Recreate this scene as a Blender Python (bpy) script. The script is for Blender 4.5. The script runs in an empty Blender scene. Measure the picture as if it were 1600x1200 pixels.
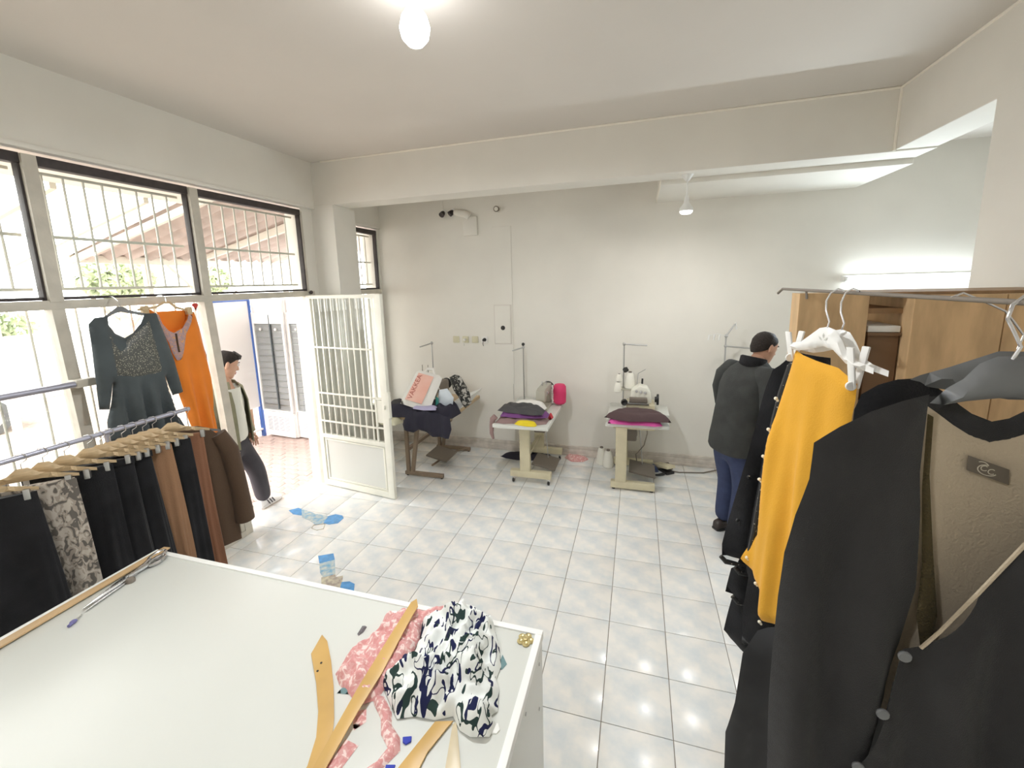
import bpy, bmesh, math, random
from mathutils import Vector, Matrix, noise, geometry
PI = math.pi
R = math.radians
random.seed(7)
SC = bpy.context.scene
COL = SC.collection

# ---------------------------------------------------------------- camera, world, lights, exposure
cd = bpy.data.cameras.new('camera')
cam = bpy.data.objects.new('camera', cd)
COL.objects.link(cam)
cd.sensor_width = 36.0
cd.lens = 679.38 / 1600 * 36
cd.shift_x = 0.00796
cd.shift_y = -0.0253
cd.clip_start = 0.02
cam.matrix_world = Matrix(((0.956358, -0.0715, 0.29123, 3.2601),
                           (0.29089, 0.1718, -0.94124, -2.8437),
                           (-0.02762, 0.98248, 0.17104, 2.1386),
                           (0, 0, 0, 1)))
# rebuild an exact rotation from the viewing axis and the right vector
_f = Vector((-0.29123, 0.94124, -0.17104)).normalized()
_r = Vector((0.956358, 0.290889, -0.02762))
_r = (_r - _f * _r.dot(_f)).normalized()
_u = _r.cross(_f)
cam.matrix_world = Matrix(((_r.x, _u.x, -_f.x, 3.2601), (_r.y, _u.y, -_f.y, -2.8437), (_r.z, _u.z, -_f.z, 2.1386), (0, 0, 0, 1)))
SC.camera = cam

w = bpy.data.worlds.new('overcast_sky')
SC.world = w
w.use_nodes = True
bg = w.node_tree.nodes['Background']
bg.inputs[0].default_value = (1.0, 0.985, 0.97, 1)
bg.inputs[1].default_value = 6.5

SC.view_settings.view_transform = 'Standard'
SC.view_settings.look = 'None'
SC.view_settings.exposure = 0.25
SC.view_settings.gamma = 1.0
SC.view_settings.use_curve_mapping = False
cy = SC.cycles
cy.use_denoising = True
cy.max_bounces = 10
cy.diffuse_bounces = 6
cy.glossy_bounces = 4
cy.transparent_max_bounces = 16
cy.caustics_reflective = False
cy.caustics_refractive = False
cy.sample_clamp_indirect = 6.0


def lamp(name, kind, loc, power, color=(1, 1, 1), size=.1, size_y=None, rot=(0, 0, 0)):
    d = bpy.data.lights.new(name, kind)
    d.energy = power
    d.color = color
    if kind == 'AREA':
        d.size = size
        if size_y:
            d.shape = 'RECTANGLE'
            d.size_y = size_y
    else:
        d.shadow_soft_size = size
    o = bpy.data.objects.new(name, d)
    COL.objects.link(o)
    o.location = loc
    o.rotation_euler = rot
    return o


# the room's own lamps: ceiling bulb, pendant bulb, fluorescent tube; plus an unseen fill light added behind the camera
lamp('ceiling_bulb_light', 'AREA', (2.31, -0.94, 3.14), 30, (0.93, 0.97, 1.0), .11).data.shape = 'DISK'
lamp('rear_fill_light', 'AREA', (2.4, -3.4, 3.1), 21, (0.97, 0.98, 1.0), .11).data.shape = 'DISK'
lamp('pendant_bulb_light', 'AREA', (3.63, 1.24, 2.652), 9, (1, .98, .95), .09).data.shape = 'DISK'
lamp('tube_light', 'AREA', (5.70, 2.20, 2.08), 32, (0.82, 0.93, 1.0), 1.0, .04, (R(-90), 0, 0))
# daylight guides on the openings (portals emit nothing, they only help sampling)
for nm, y, z, sy, sz in (('portal_storefront', -.6, 1.5, 3.1, 2.9), ('portal_side_window', 1.88, 1.6, .84, 2.5)):
    p = lamp(nm, 'AREA', (-.25, y, z), 1, size=sz, size_y=sy, rot=(0, R(-90), 0))
    p.data.cycles.is_portal = True


# ---------------------------------------------------------------- materials
def mat(name, col, rough=.6, metal=0., var=None, bump=None, spec=.5, coat=0., obj=True, col2=None, ramp=(.35, .65), sheen=0., stretch=None, detail=3.):
    """principled material; var=(scale, amount) darkens/lightens by noise, or blends to col2; bump=(scale, strength)"""
    m = bpy.data.materials.new(name)
    m.use_nodes = True
    nt = m.node_tree
    b = nt.nodes['Principled BSDF']
    b.inputs['Base Color'].default_value = (*col, 1)
    b.inputs['Roughness'].default_value = rough
    b.inputs['Metallic'].default_value = metal
    b.inputs['Specular IOR Level'].default_value = spec
    b.inputs['Coat Weight'].default_value = coat
    if sheen:
        b.inputs['Sheen Weight'].default_value = sheen
    if var or bump:
        tc = nt.nodes.new('ShaderNodeTexCoord')
        src = tc.outputs['Object']
        if stretch:
            mp = nt.nodes.new('ShaderNodeMapping')
            mp.inputs['Scale'].default_value = stretch
            nt.links.new(src, mp.inputs[0])
            src = mp.outputs[0]
    if var:
        n = nt.nodes.new('ShaderNodeTexNoise')
        n.inputs['Scale'].default_value = var[0]
        n.inputs['Detail'].default_value = detail
        nt.links.new(src, n.inputs['Vector'])
        r = nt.nodes.new('ShaderNodeValToRGB')
        a = var[1]
        c2 = col2 if col2 else tuple(max(0, c * (1 - a)) for c in col)
        r.color_ramp.elements[0].position, r.color_ramp.elements[1].position = ramp
        r.color_ramp.elements[0].color = (*c2, 1)
        r.color_ramp.elements[1].color = (*col, 1)
        nt.links.new(n.outputs['Fac'], r.inputs[0])
        nt.links.new(r.outputs[0], b.inputs['Base Color'])
    if bump:
        n2 = nt.nodes.new('ShaderNodeTexNoise')
        n2.inputs['Scale'].default_value = bump[0]
        n2.inputs['Detail'].default_value = 4
        nt.links.new(src, n2.inputs['Vector'])
        bm_ = nt.nodes.new('ShaderNodeBump')
        bm_.inputs['Strength'].default_value = bump[1]
        bm_.inputs['Distance'].default_value = .01
        nt.links.new(n2.outputs['Fac'], bm_.inputs['Height'])
        nt.links.new(bm_.outputs[0], b.inputs['Normal'])
    return m


def emit(name, col, s):
    m = bpy.data.materials.new(name)
    m.use_nodes = True
    b = m.node_tree.nodes['Principled BSDF']
    b.inputs['Base Color'].default_value = (.9, .9, .9, 1)
    b.inputs['Emission Color'].default_value = (*col, 1)
    b.inputs['Emission Strength'].default_value = s
    return m


def glass(name, tint=(.96, .98, .97), rough=.02, ior=1.45, base=0.0):
    m = bpy.data.materials.new(name)
    m.use_nodes = True
    nt = m.node_tree
    for n in list(nt.nodes):
        nt.nodes.remove(n)
    o = nt.nodes.new('ShaderNodeOutputMaterial')
    t = nt.nodes.new('ShaderNodeBsdfTransparent')
    t.inputs[0].default_value = (*tint, 1)
    g = nt.nodes.new('ShaderNodeBsdfGlossy')
    g.inputs['Roughness'].default_value = rough
    lw = nt.nodes.new('ShaderNodeLayerWeight')
    pw = nt.nodes.new('ShaderNodeMath')
    pw.operation = 'POWER'
    pw.inputs[1].default_value = 5
    nt.links.new(lw.outputs['Facing'], pw.inputs[0])
    f = nt.nodes.new('ShaderNodeMath')
    f.operation = 'MULTIPLY_ADD'
    f.inputs[1].default_value = .95
    f.inputs[2].default_value = .04
    nt.links.new(pw.outputs[0], f.inputs[0])
    mx = nt.nodes.new('ShaderNodeMixShader')
    nt.links.new(f.outputs[0], mx.inputs[0])
    nt.links.new(t.outputs[0], mx.inputs[1])
    nt.links.new(g.outputs[0], mx.inputs[2])
    nt.links.new(mx.outputs[0], o.inputs[0])
    return m


def mottled(name, cols, scale, thr, rough=.8, stretch=None, dist=0., bump=None, kind='noise'):
    """print of blotches: noise (distorted) read through a constant ramp; cols = base + blotch colours, thr = thresholds"""
    m = mat(name, cols[0], rough, bump=bump)
    nt = m.node_tree
    b = nt.nodes['Principled BSDF']
    tc = nt.nodes.new('ShaderNodeTexCoord')
    mp = nt.nodes.new('ShaderNodeMapping')
    mp.inputs['Scale'].default_value = stretch or (1, 1, 1)
    nt.links.new(tc.outputs['Object'], mp.inputs[0])
    n = nt.nodes.new('ShaderNodeTexNoise')
    n.inputs['Scale'].default_value = scale
    n.inputs['Detail'].default_value = 1.5
    n.inputs['Distortion'].default_value = dist
    nt.links.new(mp.outputs[0], n.inputs['Vector'])
    r = nt.nodes.new('ShaderNodeValToRGB')
    r.color_ramp.interpolation = 'CONSTANT'
    e = r.color_ramp.elements
    e[0].position = 0
    e[0].color = (*cols[0], 1)
    e[1].position = thr[0]
    e[1].color = (*cols[1], 1)
    for i in range(2, len(cols)):
        x = e.new(thr[i - 1])
        x.color = (*cols[i], 1)
    nt.links.new(n.outputs['Fac'], r.inputs[0])
    nt.links.new(r.outputs[0], b.inputs['Base Color'])
    return m


MT = {}
MT['wall'] = mat('wall_paint', (.85, .825, .765), .85, var=(1.3, .07), bump=(14, .12))
MT['ceiling'] = mat('ceiling_paint', (.75, .71, .66), .9, var=(.8, .06), bump=(10, .1))
MT['bead'] = mat('plaster_bead', (.93, .89, .80), .8)
MT['grout'] = mat('grout', (.36, .31, .26), .9, var=(30, .2))
MT['tile'] = mat('glazed_cloud_tile', (.86, .84, .80), .22, var=(7.5, .2), col2=(.68, .72, .74), ramp=(.33, .60), detail=4, coat=.25)
MT['baseboard'] = mat('baseboard_stone', (.72, .66, .60), .55, var=(12, .2))
MT['brown'] = mat('dark_brown_paint', (.055, .043, .042), .55, var=(20, .3))
MT['beige'] = mat('grey_beige_paint', (.62, .58, .50), .5, var=(9, .14), bump=(25, .15))
MT['cream'] = mat('cream_gate_paint', (.84, .83, .74), .42, var=(8, .06))
MT['bar'] = mat('glare_pale_bar_paint', (.82, .78, .70), .5)  # bar colour raised to carry the outdoor glare
MT['white'] = mat('white_laminate', (.68, .69, .645), .32, var=(2, .03))
MT['whiteedge'] = mat('white_edge_band', (.90, .90, .87), .4)
MT['chrome'] = mat('chrome', (.72, .72, .74), .22, 1.0)
MT['steel'] = mat('brushed_steel', (.55, .55, .55), .35, 1.0)
MT['rail'] = mat('grey_rail_paint', (.42, .42, .50), .35, .6)
MT['black'] = mat('black_plastic', (.02, .02, .02), .45)
MT['wplastic'] = mat('white_plastic', (.86, .85, .82), .35)
MT['gplastic'] = mat('grey_hanger_plastic', (.17, .175, .18), .5)
MT['glass'] = glass('window_glass', (.95, .97, .96))
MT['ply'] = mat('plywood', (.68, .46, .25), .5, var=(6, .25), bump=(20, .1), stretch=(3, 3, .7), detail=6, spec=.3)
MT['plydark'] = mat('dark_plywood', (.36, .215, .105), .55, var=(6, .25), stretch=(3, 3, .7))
MT['wood'] = mat('light_hanger_wood', (.62, .46, .27), .45, var=(20, .2), stretch=(1, 6, 6))
MT['ruler'] = mat('ruler_wood', (.64, .40, .13), .4, var=(6, .15))
MT['ruler2'] = mat('pale_ruler_wood', (.68, .57, .38), .35, var=(8, .15))
MT['machine'] = mat('machine_enamel_grey', (.45, .43, .36), .35)
MT['mbeige'] = mat('stand_enamel_beige', (.66, .60, .42), .42, var=(9, .1))
MT['mbrown'] = mat('stand_enamel_brown', (.27, .20, .14), .5, var=(9, .15))
MT['pedal'] = mat('worn_metal_pedal', (.20, .17, .14), .6)
MT['cone'] = mat('white_thread', (.88, .86, .78), .7, bump=(90, .2), stretch=(1, 1, 6))
MT['coneblk'] = mat('black_thread', (.03, .03, .03), .7, bump=(90, .2), stretch=(1, 1, 6))
MT['skin'] = mat('skin', (.62, .36, .25), .55, var=(18, .08))
MT['hair'] = mat('dark_hair', (.022, .016, .013), .62, bump=(160, 1.0), spec=.3, stretch=(1, 1, .4))


# ---------------------------------------------------------------- object helpers
def wm(o):
    m = o.matrix_basis.copy()
    while o.parent:
        o = o.parent
        m = o.matrix_basis @ m
    return m


def tag(o, label=None, cat=None, group=None, kind=None):
    if label:
        o['label'] = label
    if cat:
        o['category'] = cat
    if group:
        o['group'] = group
    if kind:
        o['kind'] = kind
    return o


def thing(name, label, cat, loc=(0, 0, 0), rz=0., group=None):
    o = bpy.data.objects.new(name, None)
    o.empty_display_size = .05
    COL.objects.link(o)
    o.location = loc
    o.rotation_euler = (0, 0, rz)
    return tag(o, label, cat, group)


def kids(o):
    return [c for c in COL.objects if c.parent == o]


def copy_tree(o, loc=None, rz=None, label=None, group=None):
    r = o.copy()
    COL.objects.link(r)
    if loc is not None:
        r.location = loc
    if rz is not None:
        r.rotation_euler = (0, 0, rz)
    if label:
        r['label'] = label
    if group:
        r['group'] = group
    for c in kids(o):
        k = c.copy()
        COL.objects.link(k)
        k.parent = r
        for g in kids(c):
            q = g.copy()
            COL.objects.link(q)
            q.parent = k
    return r


class B:
    """collects shapes in world coordinates, then links them as ONE mesh object"""

    def __init__(s):
        s.b = bmesh.new()

    def add(s, vs, fs):
        v = [s.b.verts.new(p) for p in vs]
        for f in fs:
            try:
                s.b.faces.new([v[i] for i in f])
            except ValueError:
                pass
        return v

    def box(s, x0, x1, y0, y1, z0, z1, bev=0., m=None):
        t = bmesh.new()
        bmesh.ops.create_cube(t, size=1)
        for v in t.verts:
            v.co = Vector(((x0 + x1) / 2 + v.co.x * (x1 - x0), (y0 + y1) / 2 + v.co.y * (y1 - y0), (z0 + z1) / 2 + v.co.z * (z1 - z0)))
        if bev:
            bmesh.ops.bevel(t, geom=list(t.edges), offset=bev, segments=2, affect='EDGES', profile=.6)
        if m:
            bmesh.ops.transform(t, matrix=m, verts=list(t.verts))
        s.merge(t)
        return s

    def merge(s, t):
        me = bpy.data.meshes.new('t')
        t.to_mesh(me)
        t.free()
        s.b.from_mesh(me)
        bpy.data.meshes.remove(me)

    def hexa(s, lo, hi):
        """8 corner solid: lo/hi = 4 corners each, same order"""
        s.add(list(lo) + list(hi), [(3, 2, 1, 0), (4, 5, 6, 7), (0, 1, 5, 4), (1, 2, 6, 5), (2, 3, 7, 6), (3, 0, 4, 7)])
        return s

    def tube(s, pts, r, n=8, cap=True):
        pts = [Vector(p) for p in pts]
        if not isinstance(r, (list, tuple)):
            r = [r] * len(pts)
        rings = []
        ref = None
        for i, p in enumerate(pts):
            d = (pts[min(i + 1, len(pts) - 1)] - pts[max(i - 1, 0)]).normalized()
            if ref is None:
                ref = d.orthogonal().normalized()
            ref = (ref - d * ref.dot(d))
            ref = ref.normalized() if ref.length > 1e-6 else d.orthogonal().normalized()
            q = d.cross(ref)
            rings.append([p + (ref * math.cos(2 * PI * k / n) + q * math.sin(2 * PI * k / n)) * r[i] for k in range(n)])
        s.rings(rings, cap)
        return s

    def rings(s, rings, cap=True):
        n = len(rings[0])
        vs = [p for r in rings for p in r]
        fs = []
        for i in range(len(rings) - 1):
            for k in range(n):
                a, b_ = i * n + k, i * n + (k + 1) % n
                fs.append((a, b_, b_ + n, a + n))
        if cap:
            fs.append(tuple(range(n - 1, -1, -1)))
            fs.append(tuple((len(rings) - 1) * n + k for k in range(n)))
        s.add(vs, fs)
        return s

    def lathe(s, c, prof, n=16, axis='z'):
        """prof = [(r, h)...] about axis through c"""
        c = Vector(c)
        rr = []
        for r, h in prof:
            ring = []
            for k in range(n):
                a = 2 * PI * k / n
                p = (r * math.cos(a), r * math.sin(a), h)
                if axis == 'x':
                    p = (h, p[0], p[1])
                elif axis == 'y':
                    p = (p[0], h, -p[1]) if False else (p[1], h, p[0])
                ring.append(c + Vector(p))
            rr.append(ring)
        s.rings(rr)
        return s

    def ball(s, c, r, n=12, sq=(1, 1, 1)):
        t = bmesh.new()
        bmesh.ops.create_uvsphere(t, u_segments=n, v_segments=max(6, n * 2 // 3), radius=r)
        for v in t.verts:
            v.co = Vector((v.co.x * sq[0] + c[0], v.co.y * sq[1] + c[1], v.co.z * sq[2] + c[2]))
        s.merge(t)
        return s

    def prism(s, outline, o, U, V, W, t0, t1, bev=0.):
        """flat polygon (u,v) extruded along W from t0 to t1"""
        o, U, V, W = Vector(o), Vector(U), Vector(V), Vector(W)
        t = bmesh.new()
        lo = [t.verts.new(o + U * a + V * b_ + W * t0) for a, b_ in outline]
        hi = [t.verts.new(o + U * a + V * b_ + W * t1) for a, b_ in outline]
        n = len(lo)
        fs = [t.faces.new(lo[::-1]), t.faces.new(hi)]
        for i in range(n):
            t.faces.new((lo[i], lo[(i + 1) % n], hi[(i + 1) % n], hi[i]))
        bmesh.ops.recalc_face_normals(t, faces=list(t.faces))
        if bev:
            bmesh.ops.bevel(t, geom=list(t.edges), offset=bev, segments=2, affect='EDGES', profile=.6)
        bmesh.ops.triangulate(t, faces=[f for f in t.faces if len(f.verts) > 4])
        s.merge(t)
        return s

    def pillow(s, outline, o, U, V, W, h=.03, th=.03, edge=.03, fold=None, back=True):
        """cloth or padded body with this outline: two faces bulging by th, common rim, fold(u,v) moves it along W"""
        o, U, V, W = Vector(o), Vector(U), Vector(V), Vector(W)
        bd = []
        n = len(outline)
        for i in range(n):
            a, c = Vector(outline[i]), Vector(outline[(i + 1) % n])
            k = max(1, int(round((c - a).length / h)))
            for j in range(k):
                bd.append(a + (c - a) * j / k)
        m = len(bd)
        segs = [(bd[i], bd[(i + 1) % m]) for i in range(m)]

        def dist(p):
            best = 1e9
            for a, c in segs:
                e = c - a
                L = e.length_squared
                t = max(0, min(1, (p - a).dot(e) / L)) if L else 0
                d2 = (p - a - e * t).length_squared
                if d2 < best:
                    best = d2
            return math.sqrt(best)

        def inside(p):
            r = False
            for a, c in segs:
                if (a.y > p.y) != (c.y > p.y) and p.x < (c.x - a.x) * (p.y - a.y) / (c.y - a.y) + a.x:
                    r = not r
            return r
        xs = [p.x for p in bd]
        ys = [p.y for p in bd]
        pts = list(bd)
        y = min(ys) + h * .5
        row = 0
        while y < max(ys):
            x = min(xs) + (h * .5 if row % 2 else h)
            while x < max(xs):
                p = Vector((x, y))
                if inside(p) and dist(p) > h * .55:
                    pts.append(p)
                x += h
            y += h * .87
            row += 1
        co, _, fa, *_r = geometry.delaunay_2d_cdt([p.to_2d() for p in pts], [(i, (i + 1) % m) for i in range(m)], [], 1, 1e-6)
        fr, bk, vs = [], [], []
        for p in co:
            p = Vector(p)
            d = dist(p)
            q = th * .5 * math.sqrt(min(1, d / edge)) if d > 1e-5 else 0
            f = fold(p.x, p.y) if fold else 0
            base = o + U * p.x + V * p.y + W * f
            fr.append(len(vs))
            vs.append(base + W * q)
            if d > 1e-5:
                bk.append(len(vs))
                vs.append(base - W * q)
            else:
                bk.append(fr[-1])
        fs = []
        for f in fa:
            f = tuple(f)
            fs.append(tuple(fr[i] for i in f))
            if back:
                fs.append(tuple(bk[i] for i in reversed(f)))
        s.add(vs, fs)
        return s

    def loft(s, rows, n=40, fold=None, rz=0., c=(0, 0, 0), fa=1.):
        """rows = [(z, x, y, a, b)]; ellipses a by b, turned rz; fold(angle, t) scales the radius"""
        rr = []
        cz, sz = math.cos(rz), math.sin(rz)
        N = len(rows)
        for i, (z, x, y, a, b_) in enumerate(rows):
            ring = []
            for k in range(n):
                t = 2 * PI * k / n
                f = 1 + (fold(t, i / max(1, N - 1)) if fold else 0)
                px, py = a * math.cos(t) * (1 + (f - 1) * fa), b_ * math.sin(t) * f
                ring.append(Vector((c[0] + x + px * cz - py * sz, c[1] + y + px * sz + py * cz, c[2] + z)))
            rr.append(ring)
        s.rings(rr)
        return s

    def done(s, name, m, parent=None, smooth=True, ang=38, label=None):
        b = s.b
        if parent is not None:
            inv = wm(parent).inverted()
            bmesh.ops.transform(b, matrix=inv, verts=list(b.verts))
        org = None
        if parent is None and b.verts:
            # origin at the base centre of a single-mesh thing
            mn = [min(v.co[i] for v in b.verts) for i in range(3)]
            mx = [max(v.co[i] for v in b.verts) for i in range(3)]
            org = Vector(((mn[0] + mx[0]) / 2, (mn[1] + mx[1]) / 2, mn[2]))
            bmesh.ops.translate(b, vec=-org, verts=list(b.verts))
        bmesh.ops.recalc_face_normals(b, faces=list(b.faces))
        me = bpy.data.meshes.new(name)
        b.to_mesh(me)
        b.free()
        if smooth:
            me.shade_smooth()
            me.set_sharp_from_angle(angle=R(ang))
        me.materials.append(MT[m] if isinstance(m, str) else m)
        o = bpy.data.objects.new(name, me)
        COL.objects.link(o)
        if parent is not None:
            o.parent = parent
        else:
            o.location = org
        if label:
            o['label'] = label
        return o


def struct(o):
    o['kind'] = 'structure'
    return o


def mesh_copy(o, parent, m4):
    c = o.copy()
    COL.objects.link(c)
    c.parent = parent
    c.matrix_basis = m4
    return c


X3, Y3, Z3 = Vector((1, 0, 0)), Vector((0, 1, 0)), Vector((0, 0, 1))


def skin(name, joints, edges, root, m, parent, levels=2):
    """one continuous skinned body from joints {key: (pos, radius)}"""
    keys = list(joints)
    ix = {k: i for i, k in enumerate(keys)}
    me = bpy.data.meshes.new(name)
    inv = wm(parent).inverted()
    me.from_pydata([inv @ Vector(joints[k][0]) for k in keys], [(ix[a], ix[b_]) for a, b_ in edges], [])
    o = bpy.data.objects.new(name, me)
    COL.objects.link(o)
    o.modifiers.new('skin', 'SKIN')
    if not me.skin_vertices:
        me.skin_vertices.new()
    for k in keys:
        r = joints[k][1]
        sv = me.skin_vertices[0].data[ix[k]]
        sv.radius = r if isinstance(r, tuple) else (r, r)
        sv.use_root = (k == root)
    md = o.modifiers.new('sub', 'SUBSURF')
    md.levels = md.render_levels = levels
    dg = bpy.context.evaluated_depsgraph_get()
    dg.update()
    nm = bpy.data.meshes.new_from_object(o.evaluated_get(dg))
    o.modifiers.clear()
    o.data = nm
    bpy.data.meshes.remove(me)
    nm.name = name
    nm.shade_smooth()
    nm.materials.clear()
    nm.materials.append(MT[m] if isinstance(m, str) else m)
    o.parent = parent
    return o

# ================================================================ the room shell
HC = 3.40          # ceiling height
YB = 2.30          # back wall
YN = -4.4          # wall behind the camera
XR = 7.2           # far right wall

fl = struct(B().box(-.2, XR, YN, YB, -.12, -.006).done('floor', 'grout', smooth=False))
T = .333
TX0 = -.032 + .0     # tile joints run through x = TX0 + k*T, y = TY0 + k*T
TX0 = 8.42 * T - 9 * T   # measured joints
tb = B()
tb.box(0, T - .004, 0, T - .004, -.008, 0, .0015)
tile = None
n = 0
for j in range(-10, 7):
    for i in range(0, 17):
        x0, y0 = TX0 + i * T + .002, j * T + .002
        x1, y1 = x0 + T - .004, y0 + T - .004
        if y1 > YB + .03 or n >= 290:
            continue
        if tile is None:
            t = B()
            t.box(0, T - .004, 0, T - .004, -.008, 0, .0015)
            me_o = t.done('tile', 'tile', fl, ang=30)
            tile = me_o
            # mesh in floor space: shift so that its corner is the object's origin
            me = tile.data
            off = fl.location
            for v in me.vertices:
                v.co += off
            o = tile
        else:
            o = tile.copy()
            COL.objects.link(o)
            o.parent = fl
        o.location = Vector((x0, y0, 0)) - fl.location
        n += 1
rest = B()
for j in range(-14, 7):
    for i in range(0, 23):
        if j >= -10 and i < 17:
            continue
        x0, y0 = TX0 + i * T + .002, j * T + .002
        if y0 < YN or x0 > XR - T:
            continue
        rest.box(x0, x0 + T - .004, y0, min(YB, y0 + T - .004), -.008, 0)
o = rest.done('tile_field', 'tile', fl, ang=30)
o['kind'] = 'stuff'

ce = B()
ce.box(-.2, 5.22, YN, YB, HC, HC + .15)
ce.box(5.22, XR, YN, YB, 3.28, HC + .15)
struct(ce.done('ceiling', 'ceiling', smooth=False))

wb = B()
wb.box(-.22, XR, YB, YB + .2, 0, HC)
# the faint vertical plaster pier and its repair patch stand a few millimetres proud
wb.box(1.565, 1.80, YB - .010, YB + .01, 0, 2.80, .004)
struct(wb.done('wall_back', 'wall', smooth=False))
bb = B()
bb.box(.0, XR, YB - .030, YB, 0, .085, .006)
bb.box(.0, XR, YB - .020, YB, .085, .125, .006)
bb.box(.0, XR, YB - .038, YB, .0, .03, .006)
struct(bb.done('baseboard_back', 'baseboard'))

wl = B()
wl.box(-.22, .025, YN, 1.107, 2.945, HC)                 # lintel over the shopfront
wl.box(-.22, .025, 1.40, YB, 2.875, HC)                  # lintel over the side window
wl.box(-.22, -.02, .945, 1.11, 0, 2.945)                 # strip between door frame and column
wl.box(-.22, .0, YN, -2.16, 0, 2.945)                    # solid wall beside the shopfront
wl.box(-.60, -.22, -2.3, .2, 2.90, 3.15)                 # concrete lip outside
wl.box(-.22, .0, 2.26, YB, 0, 2.9)
struct(wl.done('wall_left', 'wall', smooth=False))
lip = B()
lip.box(-.03, .038, -2.2, .94, 2.935, 2.965, .008)
lip.box(-.03, .038, 1.47, 2.30, 2.865, 2.892, .008)
struct(lip.done('trim_4', 'wall'))

struct(B().box(-.22, XR, YN - .2, YN, 0, HC).done('wall_near', 'wall', smooth=False))
struct(B().box(XR, XR + .2, YN, YB, 0, HC).done('wall_far_right', 'wall', smooth=False))
# dividing wall with the opening under the right beam
wr = B()
wr.box(4.965, 5.22, YN, .16, 0, 2.985)
struct(wr.done('wall_right', 'wall', smooth=False))

b1 = struct(B().box(0, 5.22, 1.107, 1.385, 2.975, HC, .006).done('trim_1', 'wall', smooth=False))
b2 = struct(B().box(4.975, 5.22, YN, 1.107, 2.985, HC, .006).done('trim_2', 'wall', smooth=False))
b3 = struct(B().box(3.43, 5.22, 1.38, YB, 2.935, HC, .006).done('trim_3', 'wall', smooth=False))
struct(B().box(-.22, .25, 1.107, 1.47, 0, 2.976, .006).done('trim_5', 'wall', smooth=False))
# thin plaster beads along the beams
k = B()
k.tube([(.15, 1.103, 3.394), (2.0, 1.103, 3.396), (4.97, 1.103, 3.392)], .009, 6)
k.done('plaster_bead', 'bead', b1)
k = B()
k.tube([(4.972, 1.10, 3.392), (4.972, -.6, 3.395), (4.972, -2.6, 3.393)], .009, 6)
k.tube([(4.968, 1.10, 2.98), (4.970, 1.10, 3.2), (4.972, 1.10, 3.39)], .010, 6)
k.done('plaster_bead', 'bead', b2)
k = B()
k.box(3.424, 3.432, 1.385, YB, 2.931, 2.99, .002)  # paler strip paints the window light on the soffit's left face
k.done('plaster_bead', 'bead', b3)

# ---------------------------------------------------------------- shopfront windows
ZT = 2.085   # transom centre


def upper_window(name, y0, y1, z0, z1, nbars, vis='dark'):
    """upper light: dark head bar, grey-beige side stops, pane, and the grille outside"""
    f = B()
    f.box(-.055, .0, y0, y1, z1 - .045, z1 + .01, .003)
    wnd = struct(f.done(name, 'brown'))
    s = B()
    s.box(-.055, -.012, y0, y1, z0, z0 + .018, .003)
    s.done('bottom_rail', 'brown', wnd)
    for a, b_ in ((y0, y0 + .014), (y1 - .014, y1)):
        s = B()
        s.box(-.055, -.006, a, b_, z0, z1 - .04, .003)
        s.done('side_stop', 'brown', wnd)
    p = B()
    p.box(-.040, -.035, y0 + .01, y1 - .01, z0 + .01, z1 - .03)
    p.done('pane', 'glass', wnd, smooth=False)
    for i in range(nbars):
        y = y0 + .03 + (y1 - y0 - .06) * (i + .5) / nbars
        q = B()
        q.tube([(-.12, y, z0 + .06), (-.12, y, z1 - .06)], .007, 6)
        q.done('bar', 'bar', wnd)
    for z in (z0 + .065, z0 + (z1 - z0) * .47, z1 - .06):
        q = B()
        q.box(-.128, -.114, y0 + .0, y1 - .0, z - .009, z + .009, .002)
        q.done('crossbar', 'bar', wnd)
    return wnd


upper_window('window_1', -2.10, -1.185, 2.11, 2.905, 8)
upper_window('window_2', -1.125, -.24, 2.11, 2.905, 8)
upper_window('window_3', -.18, .915, 2.11, 2.905, 9)
upper_window('window_4', 1.48, 2.25, 2.10, 2.835, 6)


def hexpost(y0b, y0t, y1b, y1t, z0, z1, x0=-.06, x1=.012):
    return ([(x0, y0b, z0), (x1, y0b, z0), (x1, y1b, z0), (x0, y1b, z0)], [(x0, y0t, z1), (x1, y0t, z1), (x1, y1t, z1), (x0, y1t, z1)])


fr = B()
fr.box(-.06, .014, -2.16, 1.0, 2.055, 2.108, .004)                     # transom
fr.hexa(*hexpost(-1.135, -1.185, -1.07, -1.122, 0, 2.06))               # mullion posts, slightly out of plumb
fr.hexa(*hexpost(-.162, -.245, -.092, -.175, 0, 2.06))
fr.hexa(*hexpost(-1.187, -1.187, -1.122, -1.122, 2.10, 2.91, -.055, .02))
fr.hexa(*hexpost(-.243, -.243, -.178, -.178, 2.10, 2.91, -.055, .02))
fr.box(-.06, .014, -2.16, -2.10, 0, 2.91, .004)
fr.box(-.06, .014, .885, .945, 0, 2.06, .004)                           # door jamb
fr.box(-.055, -.005, .915, .945, 2.10, 2.9, .004)
fr.box(-.06, .014, 1.47, 2.26, 2.045, 2.10, .004)
fr.box(-.06, .014, 2.20, 2.26, 0, 2.06, .004)
frame = struct(fr.done('trim_6', 'beige'))
k = B()
k.ball((.03, .925, 2.095), .019, 10)
k.tube([(.0, .925, 2.095), (.03, .925, 2.095)], .009, 8)
k.done('bolt_knob', 'brown', frame)


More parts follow.
